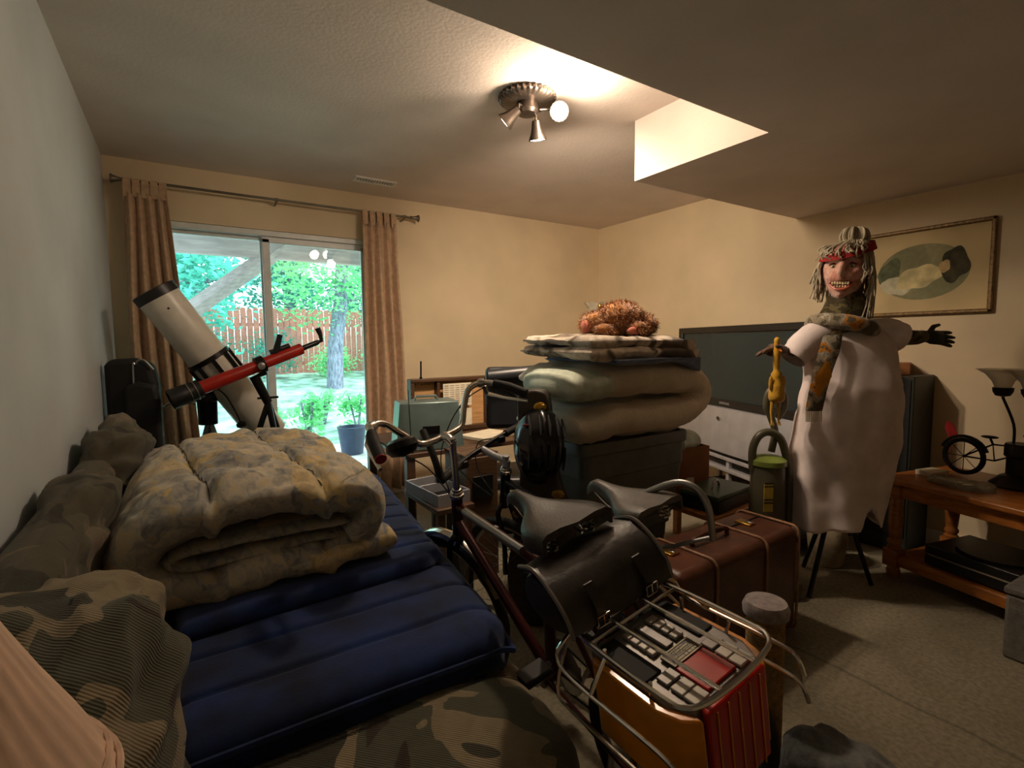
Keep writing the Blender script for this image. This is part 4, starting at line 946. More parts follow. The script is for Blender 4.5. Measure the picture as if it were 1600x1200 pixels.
# blankets
M_fur = patches('mottled_fleece', [(.30, (72, 62, 54)), (.42, (128, 110, 92)), (.47, (218, 204, 186)), (.55, (206, 190, 172)), (.60, (90, 78, 66)), (.70, (150, 132, 112))], 4.5, .8, fine=.35, bmp=.6, const=False)
M_blue = mat('slate_blue_fleece', (74, 88, 116), .9, var=.15, scale=30, bmp=.3, sheen=.3)
def bfn(seed, a): 
    def fn(x, y, u, v, s): return a*nz(x, y, s, 5, seed)+a*.5*nz(x, y, s, 13, seed)-.055*(max(0, u-.7)/.3)**2-.012*math.exp(-((v-.0)/.06)**2)
    return fn
b3 = slab('blue_blanket', (1.86, 1.84, 1.176), (.60, .50, .026), M_blue, None, .04, 30, 24, bfn(3, .010), .012); tag(b3, 'folded slate blue fleece blanket under the mottled brown and cream one', 'blanket')
b4 = thing('fleece_blanket', 'mottled brown and cream fleece blanket folded on the ivory mattress pad', 'blanket', (1.80, 1.85, 1.19))
slab('lower_fold', (1.79, 1.85, 1.213), (.74, .50, .055), M_fur, b4, .03, 40, 30, bfn(5, .018), .027)
slab('upper_fold', (1.79, 1.85, 1.262), (.72, .48, .048), M_fur, b4, .035, 40, 30, bfn(5, .018), .024)
# plush toy
M_plush = patches('rust_orange_plush', [(.2, (116, 68, 32)), (.5, (158, 102, 50)), (.75, (190, 136, 78))], 12, .6, fine=.4, const=False, sheen=.5)
M_pinkp = mat('dusty_pink_plush', (190, 112, 92), .9, var=.1, scale=40, bmp=.3)
pt_ = thing('plush_toy', 'shaggy rust-orange plush animal lying face down on the fleece blanket', 'plush toy', (1.81, 1.83, 1.28))
def pm(p): return Vector((1.81, 1.83, 1.285))+Vector((p[0]*.838+p[1]*.546, -p[0]*.546+p[1]*.838, p[2]))
blobs = [((.02, 0, .085), (.12, .11, .085)), ((-.10, -.01, .06), (.075, .08, .062)), ((.13, .02, .055), (.07, .08, .058)), ((.085, -.10, .032), (.055, .05, .034)), ((-.06, -.08, .03), (.07, .045, .032))]
bd = MB()
for c_, r_ in blobs: bd.ell(pm(c_), r_, 24, 16, None, lambda q, p: q+p*.012*nz(q.x, q.y, q.z, 25, 3))
bd.build('body', M_plush, pt_, ang=180)
fur = MB(); rp = random.Random(11)
for c_, r_ in blobs:
    for _ in range(int(2600*r_[0]/.12*r_[2]/.085)):
        p_ = Vector((rp.gauss(0, 1), rp.gauss(0, 1), rp.gauss(0, 1))).normalized()
        q_ = pm(c_)+Vector((p_.x*r_[0], p_.y*r_[1], p_.z*r_[2]))
        if q_.z < 1.287: continue
        d_ = (p_+Vector((rp.gauss(0, .5), rp.gauss(0, .5), rp.gauss(-.1, .4)))).normalized(); s_ = d_.cross(Vector((rp.gauss(0, 1), rp.gauss(0, 1), rp.gauss(0, 1)))).normalized()*.0022
        fur.add([q_-s_, q_+s_, q_+d_*rp.uniform(.012, .028)+Vector((0, 0, -.004))], [(0, 1, 2)])
fo_ = fur.build('fur', M_plush, pt_, smooth=False); fo_['kind'] = 'stuff'
MB().ell(pm((-.155, -.05, .045)), (.022, .03, .035), 16, 10).build('muzzle', M_pinkp, pt_)
MB().ell(pm((.06, -.14, .022)), (.045, .016, .02), 16, 10).build('paw', M_pinkp, pt_)
# glass flower floor lamp in the corner
M_frost, nt, b, N, L = newmat('frosted_glass')
b.inputs['Base Color'].default_value = (.85, .82, .72, 1); b.inputs['Roughness'].default_value = .35; b.inputs['Transmission Weight'].default_value = .75; b.inputs['Alpha'].default_value = .8
gl_ = thing('flower_floor_lamp', 'slim brass floor lamp with frosted glass petal shade in the room corner', 'lamp', (2.77, 3.02, 0))
GT = Matrix.Translation((2.77, 3.02, 0))
MB().lathe([(.13, 0), (.13, .015), (.02, .03), (.011, .05), (.011, 1.42), (.02, 1.44)], 20, GT).build('stand', M_brass, gl_)
for k in range(7):
    a = 2*math.pi*k/7; rings = []
    for t in (0, .35, .7, 1):
        r_ = .02+.075*t**1.3; w_ = .016+.045*math.sin(math.pi*(.15+.75*t)); z_ = 1.44+.15*t-.02*t*t
        o_ = Vector((2.77+r_*math.cos(a), 3.02+r_*math.sin(a), z_)); s_ = Vector((-math.sin(a), math.cos(a), 0))*w_*.6; n_ = Vector((math.cos(a), math.sin(a), -.4))*.0025
        rings.append([o_-s_, o_+n_, o_+s_, o_+s_+n_, o_+n_*2, o_-s_+n_])
    MB().loft(rings).build('petal', M_frost, gl_, ang=60)
MB().ell((2.745, 2.95, 1.53), (.016, .016, .026), 12, 8).build('bulb', M_brass, gl_)
# ------------------------------------------------------------------ television on its stand
TVD = Vector((-.342, -.94, 0)); TVN = Vector((-.94, .342, 0))       # to the viewer's right, and out of the screen
TVO = Vector((3.40, 2.70, 0)); TVM = Matrix((TVD, -TVN, Vector((0, 0, 1)))).transposed().to_4x4(); TVM.translation = TVO
TW = 1.36
M_tvb = mat('black_tv_bezel', (22, 22, 24), .3, var=.1)
M_scr = mat('dark_tv_screen', (30, 46, 50), .22, var=.1, scale=2)
tv = thing('television', 'large black television with a silver speaker base standing behind the dummy', 'television', tuple(TVO+TVD*.68+Vector((0, 0, .46))))
MB().prism([(0, 0), (TW, 0), (TW-.05, .10), (TW-.3, .30), (.3, .30), (.05, .10)], .46, 1.355, TVM).build('cabinet', M_tvb, tv, bevel=.008)
for a in ((TW/2, -.006, 1.335, TW, .03, .045), (TW/2, -.006, .815, TW, .03, .05), (.025, -.006, 1.07, .05, .03, .52), (TW-.025, -.006, 1.07, .05, .03, .52)): MB().box(a[:3], a[3:], M=TVM).build('bezel', M_tvb, tv, bevel=.004)
MB().box((TW/2, -.002, 1.075), (TW-.09, .012, .49), M=TVM).build('screen', M_scr, tv, smooth=False)
rings = []
for k in range(13):
    x = TW*k/12; o_ = -.015-.05*math.sin(math.pi*k/12); rings.append([(x, .05, .47), (x, o_-.01, .48), (x, o_-.015, .52), (x, o_+.01, .785), (x, .05, .79)])
MB().loft(rings, M=TVM).build('speaker_base', M_silver, tv, ang=50)
ring_ = MB().lathe([(.0, 0), (.016, 0), (.016, .006), (.012, .008)], 20, TVM @ Matrix.Translation((TW*.44, -.064, .715)) @ Matrix.Rotation(math.pi/2, 4, 'X')).build('power_button', M_chrome, tv)
MB().lathe([(.0, .0085), (.011, .0085), (.011, .0095)], 16, TVM @ Matrix.Translation((TW*.44, -.064, .715)) @ Matrix.Rotation(math.pi/2, 4, 'X')).build('button_face', M_black, ring_)
text('brand_lettering', 'SAMSUNG', .024, M_silver, TVM @ Matrix.Translation((TW*.44, -.022, .815)) @ Matrix.Rotation(math.pi/2, 4, 'X'), tv)
std = thing('tv_stand', 'low silver and black television stand with open shelves', 'tv stand', tuple(TVO+TVD*.68))
for z_, m_ in ((.44, M_silver), (.36, M_silver), (.10, M_black)): MB().box((TW/2, .15, z_), (TW-.1, .42, .025), M=TVM).build('shelf', m_, std, bevel=.004)
for x in (.08, TW/2, TW-.08):
    MB().box((x, -.03, .22), (.03, .03, .44), M=TVM).build('post', M_silver, std, bevel=.003); MB().box((x, .33, .22), (.03, .03, .44), M=TVM).build('post', M_silver, std, bevel=.003)
vc = MB().box((TW*.36, .14, .16), (.40, .30, .09), M=TVM).build('video_recorder', M_black, bevel=.004); tag(vc, 'black video recorder on the bottom shelf of the television stand', 'video recorder')

# ------------------------------------------------------------------ small wooden table with cash box and carton
table('side_table', 'low golden wooden side table carrying the green metal box', 'side table', 2.17, 2.68, 1.50, 2.14, .38, M_oak, .03, .04)
M_green = mat('olive_green_enamel', (74, 92, 74), .35, .2, var=.12)
cb = thing('cash_box', 'dark green metal cash box with a lid handle on the golden side table', 'cash box', (2.36, 1.62, .38))
CB = Matrix.Translation((2.37, 1.64, .38)) @ Matrix.Rotation(math.radians(6), 4, 'Z')
MB().box((0, 0, .035), (.34, .22, .07), M=CB).build('box_base', M_black, cb, bevel=.006)
MB().box((0, 0, .083), (.35, .23, .022), M=CB).build('lid', M_green, cb, bevel=.006)
MB().tube([CB @ Vector(q) for q in arc((0, 0, .094), .035, 0, 180, 10)], .006, 8).build('handle', M_chrome, cb)
M_card = mat('brown_cardboard', (142, 92, 54), .85, var=.08, scale=8)
cx = thing('cardboard_box', 'open brown cardboard box beside the dark storage tote', 'box', (2.42, 1.97, .38))
CX = Matrix.Translation((2.42, 1.96, .38)) @ Matrix.Rotation(math.radians(-14), 4, 'Z')
for a in ((0, -.125, .30, .006), (0, .125, .30, .006), (-.147, 0, .006, .25), (.147, 0, .006, .25)): MB().box((a[0], a[1], .135), (a[2], a[3], .27), M=CX).build('side', M_card, cx, smooth=False)
MB().box((0, 0, .004), (.29, .245, .006), M=CX).build('bottom', M_card, cx, smooth=False)
MB().box((.02, -.1285, .07), (.05, .001, .05), M=CX).build('label_sticker', M_cream, cx, smooth=False)
M_film = mat('pale_green_plastic_film', (196, 204, 184), .3, var=.1, scale=12, bmp=.6, bscale=18)
pb = MB().ell((2.42, 1.95, .67), (.13, .10, .07), 28, 16, None, lambda q, p: Vector((q.x, q.y, max(q.z, .64)))+p*.05*abs(nz(q.x, q.y, q.z, 14, 2))).build('plastic_bag', M_film, ang=40); tag(pb, 'crumpled pale green plastic bag in the open cardboard box', 'plastic bag')

# ------------------------------------------------------------------ vacuum cleaner
M_vac = mat('olive_grey_plastic', (84, 80, 62), .4, var=.08); M_vacg = mat('moss_green_plastic', (122, 138, 62), .35, var=.08)
vu = thing('upright_vacuum', 'olive upright vacuum cleaner with a moss green cap and curled hose', 'vacuum cleaner', (2.40, 1.37, 0))
VT = Matrix.Translation((2.405, 1.375, 0)) @ Matrix.Rotation(math.radians(-33), 4, 'Z')
MB().box((0, -.02, .05), (.26, .22, .09), M=VT).build('floor_head', M_vac, vu, bevel=.03, seg=3)
MB().lathe([(.07, .09), (.085, .14), (.082, .40), (.078, .63), (.07, .645)], 28, VT).build('canister', M_vac, vu)
MB().lathe([(.078, .638), (.085, .645), (.084, .668), (.06, .685), (.01, .69)], 28, VT).build('cap', M_vacg, vu)
MB().tube([VT @ Vector(q) for q in smoothpath([(-.075, .0, .62), (-.078, .0, .72), (-.05, .0, .785), (.0, 0, .805), (.055, .0, .775), (.085, 0, .70), (.105, 0, .60), (.12, .02, .40), (.12, .03, .12)], 5)], .019, 12).build('hose', M_vac, vu)
MB().tube([VT @ Vector(q) for q in smoothpath([(.03, .03, .70), (.045, .03, .80), (.02, .03, .88), (.0, .03, .93), (.01, .03, 1.0), (.05, .03, 1.02), (.085, .03, .98), (.085, .03, .92), (.055, .03, .87)], 5)], [.019]*35+[.016]*6, 12).build('upper_handle', M_vac, vu) if False else MB().tube([VT @ Vector(q) for q in smoothpath([(.03, .03, .70), (.045, .03, .80), (.02, .03, .88), (.0, .03, .93), (.01, .03, 1.0), (.05, .03, 1.02), (.085, .03, .98), (.085, .03, .92), (.055, .03, .87)], 5)], .017, 12).build('upper_handle', M_vac, vu)
lb_ = MB().box((-.035, -.082, .50), (.045, .006, .14), M=VT).build('yellow_label', mat('yellow_label', (196, 170, 70), .5), vu, bevel=.002)
for z_ in (.57, .555, .49, .475): MB().box((-.035, -.0855, z_), (.045, .002, .006), M=VT).build('label_band', M_black, lb_, smooth=False)

# ------------------------------------------------------------------ suitcase
M_leather = mat('chestnut_leather', (80, 44, 28), .4, var=.22, scale=9, bmp=.35, bscale=90)
M_rib = mat('pale_worn_edge', (150, 112, 84), .45, var=.2, scale=20)
sc_t = thing('suitcase', 'large chestnut brown leather suitcase with rib bands standing before the vacuum', 'suitcase', (1.77, 1.22, 0))
SA = math.radians(1.5); SM = Matrix.Translation((1.775, 1.225, 0)) @ Matrix.Rotation(SA, 4, 'Z')
MB().box((0, 0, .235), (.80, .28, .45), M=SM).build('shell', M_leather, sc_t, bevel=.035, seg=4)
def hoop(x, g=.004, r=.006):
    w_, z0_, z1_, rr_ = .14+g, .01-g, .46+g, .035; pts_ = []
    for cy, cz, a0 in ((w_-rr_, z1_-rr_, 0), (-w_+rr_, z1_-rr_, 90), (-w_+rr_, z0_+rr_, 180), (w_-rr_, z0_+rr_, 270)):
        pts_ += [SM @ Vector((x, cy+rr_*math.cos(math.radians(a0+18*k)), max(.006, cz+rr_*math.sin(math.radians(a0+18*k))))) for k in range(6)]
    return MB().tube(pts_, r, 8, True)
for x in (-.20, .135, .385): hoop(x).build('rib_band', M_rib, sc_t)
MB().tube([SM @ Vector((-.40, .03, .462)), SM @ Vector((.40, .03, .462))], .004, 6).build('lid_seam', M_black, sc_t)
MB().tube([SM @ Vector(q) for q in smoothpath([(-.15, .0, .462), (-.14, .0, .485), (-.03, 0, .495), (.07, 0, .485), (.08, 0, .462)], 5)], .010, 8).build('handle', M_leather, sc_t)
for x in (-.27, .25):
    lt = MB().box((x, .02, .464), (.05, .07, .008), M=SM).build('latch', M_brass, sc_t, bevel=.002)
    MB().box((x, .0, .470), (.02, .03, .008), M=SM).build('latch_tongue', M_chrome, lt, bevel=.002)

# cat scratching post
M_sisal = mat('sisal_rope', (150, 118, 72), .9, var=.2, scale=60); M_grayp = mat('grey_plush', (150, 138, 136), .95, var=.15, scale=50, bmp=.5, sheen=.5)
cp = thing('scratching_post', 'sisal wrapped cat scratching post with a grey plush top', 'scratching post', (1.393, .789, 0))
CP = Matrix.Translation((1.393, .789, 0))
MB().box((0, 0, .02), (.18, .18, .04), M=CP).build('base_plate', M_grayp, cp, bevel=.01)
pr_ = [(.045, .04)]
for k in range(52): pr_ += [(.048, .04+k*.008), (.0525, .044+k*.008)]
MB().lathe(pr_+[(.045, .46)], 24, CP).build('rope_column', M_sisal, cp)
MB().lathe([(.05, .455), (.062, .46), (.064, .48), (.056, .498), (.02, .503)], 24, CP).build('plush_top', M_grayp, cp)

# crumpled dark garment and slat on the floor by the rear wheel
M_marl = patches('marled_grey_cloth', [(.2, (60, 62, 60)), (.5, (98, 100, 98)), (.7, (136, 136, 134))], 9, .8, fine=.4, const=False, bmp=.6)
gm = thing('crumpled_jacket', 'crumpled marled grey and dark green jacket on the floor by the rear wheel', 'jacket', (1.42, .52, 0))
def jf(seed, hmin): return lambda q, p: Vector((q.x, q.y, max(.004, q.z)))+Vector((p.x, p.y, max(0, p.z)))*(.06*nz(q.x, q.y, q.z, 7, seed)+.03*nz(q.x, q.y, q.z, 18, seed))
MB().ell((1.375, .565, .09), (.11, .135, .12), 40, 22, Matrix.Identity(4), jf(3, 0), .8).build('outer_cloth', M_marl, gm, ang=180)
MB().ell((1.27, .53, .06), (.09, .14, .08), 32, 18, None, jf(5, 0), .8).build('lining', mat('dark_green_lining', (34, 36, 26), .9), gm, ang=180)

# ------------------------------------------------------------------ coffee table on the right
M_pine = wood('honey_pine', (136, 78, 30), (184, 116, 52), 4, .35, (9, 1, 9))
tA = Vector((3.06, 1.13, 0)); td_ = Vector((-.246, -.969, 0)); tp = Vector((.969, -.246, 0))
TM_ = Matrix((td_, tp, Vector((0, 0, 1)))).transposed().to_4x4(); TM_.translation = tA
ct = thing('coffee_table', 'honey coloured wooden table with turned legs and a lower shelf', 'table', tuple(tA+td_*.55+tp*.27))
MB().box((.55, .27, .525), (1.14, .58, .03), M=TM_).build('table_top', M_pine, ct, bevel=.008)
for a in ((.55, .03, 1.02, .02), (.55, .51, 1.02, .02), (.04, .27, .02, .46), (1.06, .27, .02, .46)): MB().box((a[0], a[1], .475), (a[2], a[3], .07), M=TM_).build('apron', M_pine, ct, bevel=.003)
MB().box((.55, .27, .115), (1.02, .48, .025), M=TM_).build('lower_shelf', M_pine, ct, bevel=.004)
MB().box((.55, .035, .10), (1.0, .022, .05), M=TM_).build('shelf_rail', M_pine, ct, bevel=.003)
for x in (.05, 1.05):
    for y in (.045, .495):
        LM_ = TM_ @ Matrix.Translation((x, y, 0))
        MB().box((0, 0, .475), (.07, .07, .08), M=LM_).box((0, 0, .11), (.07, .07, .09), M=LM_).lathe([(.024, 0), (.03, .015), (.032, .04), (.024, .06), (.03, .066)], 20, LM_).lathe([(.03, .155), (.034, .165), (.024, .175), (.032, .19), (.032, .20), (.024, .21), (.026, .22), (.033, .30), (.030, .40), (.024, .42), (.03, .43), (.03, .436)], 20, LM_).build('turned_leg', M_pine, ct, ang=50)
tt = thing('turntable', 'black turntable with a silver edge strip on the lower table shelf', 'turntable', tuple(tA+td_*.45+tp*.22+Vector((0, 0, .128))))
MB().box((.42, .22, .185), (.46, .34, .10), M=TM_).build('body', M_black, tt, bevel=.006)
MB().box((.42, .046, .19), (.44, .004, .008), M=TM_).build('edge_strip', M_chrome, tt)
MB().lathe([(.15, .236), (.15, .246), (.0, .247)], 32, TM_ @ Matrix.Translation((.40, .22, 0))).build('platter', M_black, tt)
sp2 = thing('black_cabinet', 'dark box stored on the lower table shelf beside the turntable', 'box', tuple(tA+td_*.85+tp*.26+Vector((0, 0, .128))))
MB().box((.86, .27, .27), (.30, .34, .28), M=TM_).build('body', M_black, sp2, bevel=.006); MB().box((.86, .098, .27), (.24, .006, .2), M=TM_).build('front_grille', M_rubber, sp2, bevel=.003)
wbz = MB().box((.085, .25, .553), (.085, .13, .026), M=TM_).build('paper_box', M_cream, bevel=.003); tag(wbz, 'small flat white paper box on the honey coloured table', 'box')
M_clear = mat('clear_plastic_wrap', (150, 140, 120), .12, var=.2, scale=14, bmp=.9, bscale=30); M_clear.node_tree.nodes['Principled BSDF'].inputs['Alpha'].default_value = .55
pk = thing('plastic_packet', 'clear plastic packet of small metal parts on the honey coloured table', 'packet', tuple(TM_ @ Vector((.26, .16, .54))))
MB().ell((.27, .15, .548), (.13, .09, .022), 28, 12, TM_, lambda q, p: Vector((q.x, q.y, max(.5415, q.z+.02*nz(q.x, q.y, q.z, 22, 3)))), .7).build('wrapping', M_clear, pk, ang=30)
for k in range(5): MB().tube([TM_ @ Vector((.20+k*.03, .08, .565)), TM_ @ Vector((.235+k*.03, .19, .556))], .004, 6).build('metal_part', M_chrome, pk)
# bicycle figurine lamp
M_dbr = mat('dark_bronze', (34, 28, 24), .4, .6, var=.15)
fg = thing('bicycle_lamp', 'dark bronze bicycle sculpture lamp with lotus bowls and a red flag', 'lamp', tuple(TM_ @ Vector((.42, .36, .54))))
def tm(x, y, z): return TM_ @ Vector((x-.08, y, z))
FY = .36
for cx_ in (.24, .62):
    MB().tube([tm(cx_+.085*math.cos(a), FY, .54+.012+.095+.085*math.sin(a)) for a in (2*math.pi*k/28 for k in range(28))], .012, 8, True).build('wheel', M_dbr, fg)
    sp_ = MB()
    for k in range(8):
        a = math.pi*k/4; sp_.tube([tm(cx_, FY, .647), tm(cx_+.08*math.cos(a), FY, .647+.08*math.sin(a))], .002, 4)
    sp_.build('spokes', M_dbr, fg)
MB().tube([tm(cx_, FY, z_) for cx_, z_ in ((.24, .647), (.37, .65), (.36, .73), (.24, .647))], .005, 6).tube([tm(.37, FY, .65), tm(.54, FY, .74), tm(.36, FY, .73)], .005, 6).tube([tm(.62, FY, .647), tm(.53, FY, .79), tm(.50, FY-.05, .80)], .005, 6).build('frame', M_dbr, fg)
MB().ell(tm(.345, FY, .765), (.02, .035, .008), 14, 6).tube([tm(.36, FY, .73), tm(.345, FY, .765)], .005, 6).build('seat', M_dbr, fg)
MB().tube([tm(.24+.105*math.cos(a), FY, .647+.105*math.sin(a)) for a in (math.radians(20+14*k) for k in range(11))], .008, 6).build('mudguard', M_dbr, fg)
MB().lathe([(.10, 0), (.11, .01), (.07, .05), (.05, .06), (.05, .14), (.06, .15), (.06, .2), (.055, .21)], 20, TM_ @ Matrix.Translation((.38, FY+.02, .54))).build('lamp_base', M_dbr, fg)
for x0_, x1_, y1_, h_ in ((.43, .385, .0, .97), (.48, .50, -.01, .97), (.50, .60, .05, 1.0)):
    MB().tube(smoothpath([tm(x0_, FY+.02, .74), tm(x0_-.005, FY+.02, .84), tm(x1_, FY+y1_, h_)], 5), .006, 8).build('stalk', M_dbr, fg)
    bo = MB().lathe([(.006, 0), (.028, .006), (.038, .025), (.040, .045), (.034, .046)], 18, Matrix.Translation(tm(x1_, FY+y1_, h_))).build('lotus_bowl', M_dbr, fg)
    pr2 = [(.03, .045), (.04, .075), (.065, .11), (.10, .135)]
    MB().lathe(pr2+[(r_-.003, z_) for r_, z_ in pr2[::-1]], 28, Matrix.Translation(tm(x1_, FY+y1_, h_)), caps=False, flute=.05, fn=7).build('glass_shade', M_frost, bo)
MB().prism([(0, 0), (.045, .015), (.02, .07), (-.01, .085), (-.02, .05)], -.001, .001, TM_ @ Matrix.Translation((.085, FY, .735)) @ Matrix.Rotation(math.pi/2, 4, 'X')).tube([tm(.185, FY, .65), tm(.165, FY, .82)], .002, 5).build('flag', mat('red_flag', (170, 30, 28), .6), fg, smooth=False)

# tower speaker behind the table
spk = thing('tower_speaker', 'tall dark green-black speaker cabinet standing against the wall behind the table', 'speaker', (3.60, 1.25, 0))
MB().box((3.605, 1.265, .52), (.30, .25, 1.04)).build('cabinet', mat('dark_green_black_laminate', (34, 38, 28), .5, var=.15), spk, bevel=.006)
MB().box((3.452, 1.265, .56), (.008, .22, .92)).build('grille', M_rubber, spk, bevel=.003)
cl_ = MB().box((3.66, 1.30, 1.075), (.16, .13, .07), .3).build('small_carton', M_card, bevel=.004); tag(cl_, 'small brown carton on top of the dark speaker cabinet', 'box')
# grey fabric cube on the right
M_gbox = mat('grey_felt', (108, 104, 98), .95, var=.1, scale=40, bmp=.4)
gb = thing('storage_cube', 'grey felt storage cube standing in front of the honey coloured table', 'storage cube', (2.745, .42, 0))
GB = Matrix.Translation((2.745, .42, 0)) @ Matrix.Rotation(math.radians(-4), 4, 'Z')
MB().box((0, 0, .13), (.20, .24, .26), M=GB).build('cube_body', M_gbox, gb, bevel=.012)
MB().box((0, 0, .275), (.21, .25, .03), M=GB).build('lid', M_gbox, gb, bevel=.008)
sk = MB().lathe([(.07, 0), (.085, .02), (.10, .16), (.085, .26), (.06, .29), (.03, .30)], 24, Matrix.Translation((2.98, 1.35, 0))).build('cloth_sack', mat('beige_canvas', (170, 154, 126), .9, var=.12, scale=14, bmp=.4)); tag(sk, 'beige canvas sack on the floor behind the dummy stand', 'sack')

# ------------------------------------------------------------------ scarecrow dummy
DM = Matrix.Translation((2.715, 1.185, 0)) @ Matrix.Rotation(math.radians(-33), 4, 'Z')
dm = thing('halloween_dummy', 'zombie-masked dummy in a white dress and scarf standing on a black tripod', 'dummy', (2.715, 1.185, 0))
M_dress = mat('off_white_linen', (224, 210, 208), .9, var=.07, scale=9, bmp=.35, bscale=30, spec=.2)
prof = [  # z, left, right, depth, centre offset in y
    (1.335, -.07, .10, .055, .0), (1.325, -.15, .17, .07, 0), (1.28, -.185, .205, .095, 0), (1.20, -.19, .222, .12, -.01), (1.10, -.185, .225, .145, -.02), (1.02, -.195, .226, .165, -.03), (.92, -.215, .235, .17, -.03),
    (.82, -.228, .242, .16, -.02), (.72, -.236, .245, .15, -.01), (.60, -.236, .235, .145, 0), (.48, -.232, .21, .14, 0), (.40, -.228, .19, .14, 0), (.345, -.222, .172, .14, 0)]
pf2 = []
for k_ in range(len(prof)-1):
    for j_ in range(4): pf2.append(tuple(prof[k_][i_]+(prof[k_+1][i_]-prof[k_][i_])*j_/4 for i_ in range(5)))
prof = pf2+[prof[-1]]
rings = []
for z_, l_, r_, d_, oy in prof:
    cx_ = (l_+r_)/2; hx = (r_-l_)/2; rg = []
    for k in range(96):
        a = 2*math.pi*k/96; co, si = math.cos(a), math.sin(a); x = cx_+hx*math.copysign(abs(co)**.8, co); y = oy+d_*math.copysign(abs(si)**.8, si)
        low = max(0, (1.0-z_)/.65); fold = .012*low*math.sin(a*7+2*nz(x, y, z_, 2))+.010*nz(x, y, z_, 9, 4)+.006*nz(x*2.2, y*2.2, z_*.5, 6, 8)-.010*max(0, .2-abs(nz(x+z_*.8, y, z_, 6, 11)))*5*max(0, 1-abs(z_-.95)/.2)
        zz = z_+(.03*nz(co*2, si*2, 0, 1, 5) if z_ < .36 else 0)
        if z_ < .45 and si < 0 and .02 < x < .14: zz += (.16 if z_ < .36 else .08 if z_ < .42 else .02)*(1-abs(x-.08)/.06)
        rg.append((x+co*fold, y+si*fold, zz))
    rings.append(rg)
d_o = MB().loft(rings, caps=False, M=DM).build('dress', M_dress, dm, ang=180); so_ = d_o.modifiers.new('th', 'SOLIDIFY'); so_.thickness = .006; so_.offset = -1
MB().tube([DM @ Vector(q) for q in smoothpath([(-.10, 0, 1.29), (-.19, -.02, 1.25), (-.245, -.03, 1.20), (-.275, -.035, 1.165)], 4)], [.075]*4+[.07]*4+[.065]*4+[.06], 18, caps=False).build('sleeve', M_dress, dm)
MB().tube([DM @ Vector(q) for q in smoothpath([(.11, 0, 1.285), (.18, -.01, 1.285), (.225, -.02, 1.27), (.25, -.02, 1.262)], 4)], [.07]*4+[.075]*4+[.072]*4+[.066], 18, caps=False).build('sleeve', M_dress, dm)
M_olive = patches('olive_camo_fleece', [(.2, (66, 58, 36)), (.45, (104, 92, 60)), (.58, (146, 128, 98)), (.68, (84, 74, 46))], 14, .8, fine=.3, bmp=.5)
M_glove = mat('dark_rubber_glove', (26, 30, 24), .5, var=.3, scale=20, bmp=.4)
M_skin = patches('grey_brown_latex', [(.2, (88, 62, 50)), (.5, (120, 88, 70)), (.7, (70, 50, 42))], 20, .6, fine=.3, const=False, rough=.5)
def hand(wr, dirv, upv, L_, m, par, curl=0.0, nm='hand', spread=.22):
    wr, d_, u_ = Vector(wr), Vector(dirv).normalized(), Vector(upv).normalized(); s_ = d_.cross(u_).normalized(); mb = MB()
    mb.tube([wr-d_*.02, wr+d_*.03*L_/.16, wr+d_*.075*L_/.16], [.022, .032, .030], 12)
    mb.tube([wr+d_*.03*L_/.16+s_*-.012, wr+d_*.08*L_/.16+s_*-.012], .022, 10).tube([wr+d_*.03*L_/.16+s_*.014, wr+d_*.08*L_/.16+s_*.014], .022, 10)
    for k, ln in enumerate((.062, .075, .07, .055)):
        o_ = (k-1.5); b_ = wr+d_*.075*L_/.16+s_*o_*.017; fd = (d_+s_*o_*spread*.5).normalized(); cd = -u_*curl
        p1_ = b_+(fd+cd*.4).normalized()*ln*.45; p2_ = p1_+(fd+cd).normalized()*ln*.33; p3_ = p2_+(fd+cd*1.6).normalized()*ln*.25
        mb.tube([b_-d_*.02, b_, p1_, p2_, p3_], [.010, .0105, .0098, .009, .006], 8)
    tb_ = wr+d_*.03*L_/.16-s_*.025; t1 = tb_+(d_*.5-s_*.8).normalized()*.035; t2 = t1+(d_*.8-s_*.35).normalized()*.032
    mb.tube([tb_+s_*.012, tb_, t1, t2], [.013, .013, .011, .007], 8)
    return mb.build(nm, m, par, ang=180)
MB().tube([DM @ Vector(q) for q in ((.20, -.02, 1.272), (.27, -.025, 1.262), (.33, -.03, 1.262), (.365, -.03, 1.268))], [.035, .038, .034, .028], 12).build('forearm', M_olive, dm)
hand(DM @ Vector((.36, -.03, 1.268)), DM.to_3x3() @ Vector((1, -.05, -.12)), DM.to_3x3() @ Vector((.1, -.9, .3)), .16, M_glove, dm, .15)
MB().tube([DM @ Vector(q) for q in ((-.22, -.03, 1.20), (-.29, -.045, 1.195), (-.345, -.055, 1.208))], [.026, .024, .02], 12).build('forearm', M_skin, dm)
hand(DM @ Vector((-.34, -.055, 1.207)), DM.to_3x3() @ Vector((-1, -.1, .05)), DM.to_3x3() @ Vector((0, .3, 1)), .12, M_skin, dm, .5, spread=.1)
# stand
MB().tube([DM @ Vector((0, .02, .42)), DM @ Vector((0, .02, 1.45))], .014, 10).build('centre_pole', M_blackm, dm)
for dx, dy in ((-.19, -.10), (.20, .02), (-.02, .24)): MB().tube([DM @ Vector((0, .02, .55)), DM @ Vector((dx, dy, .004))], [.013, .011], 10).build('tripod_leg', M_blackm, dm)
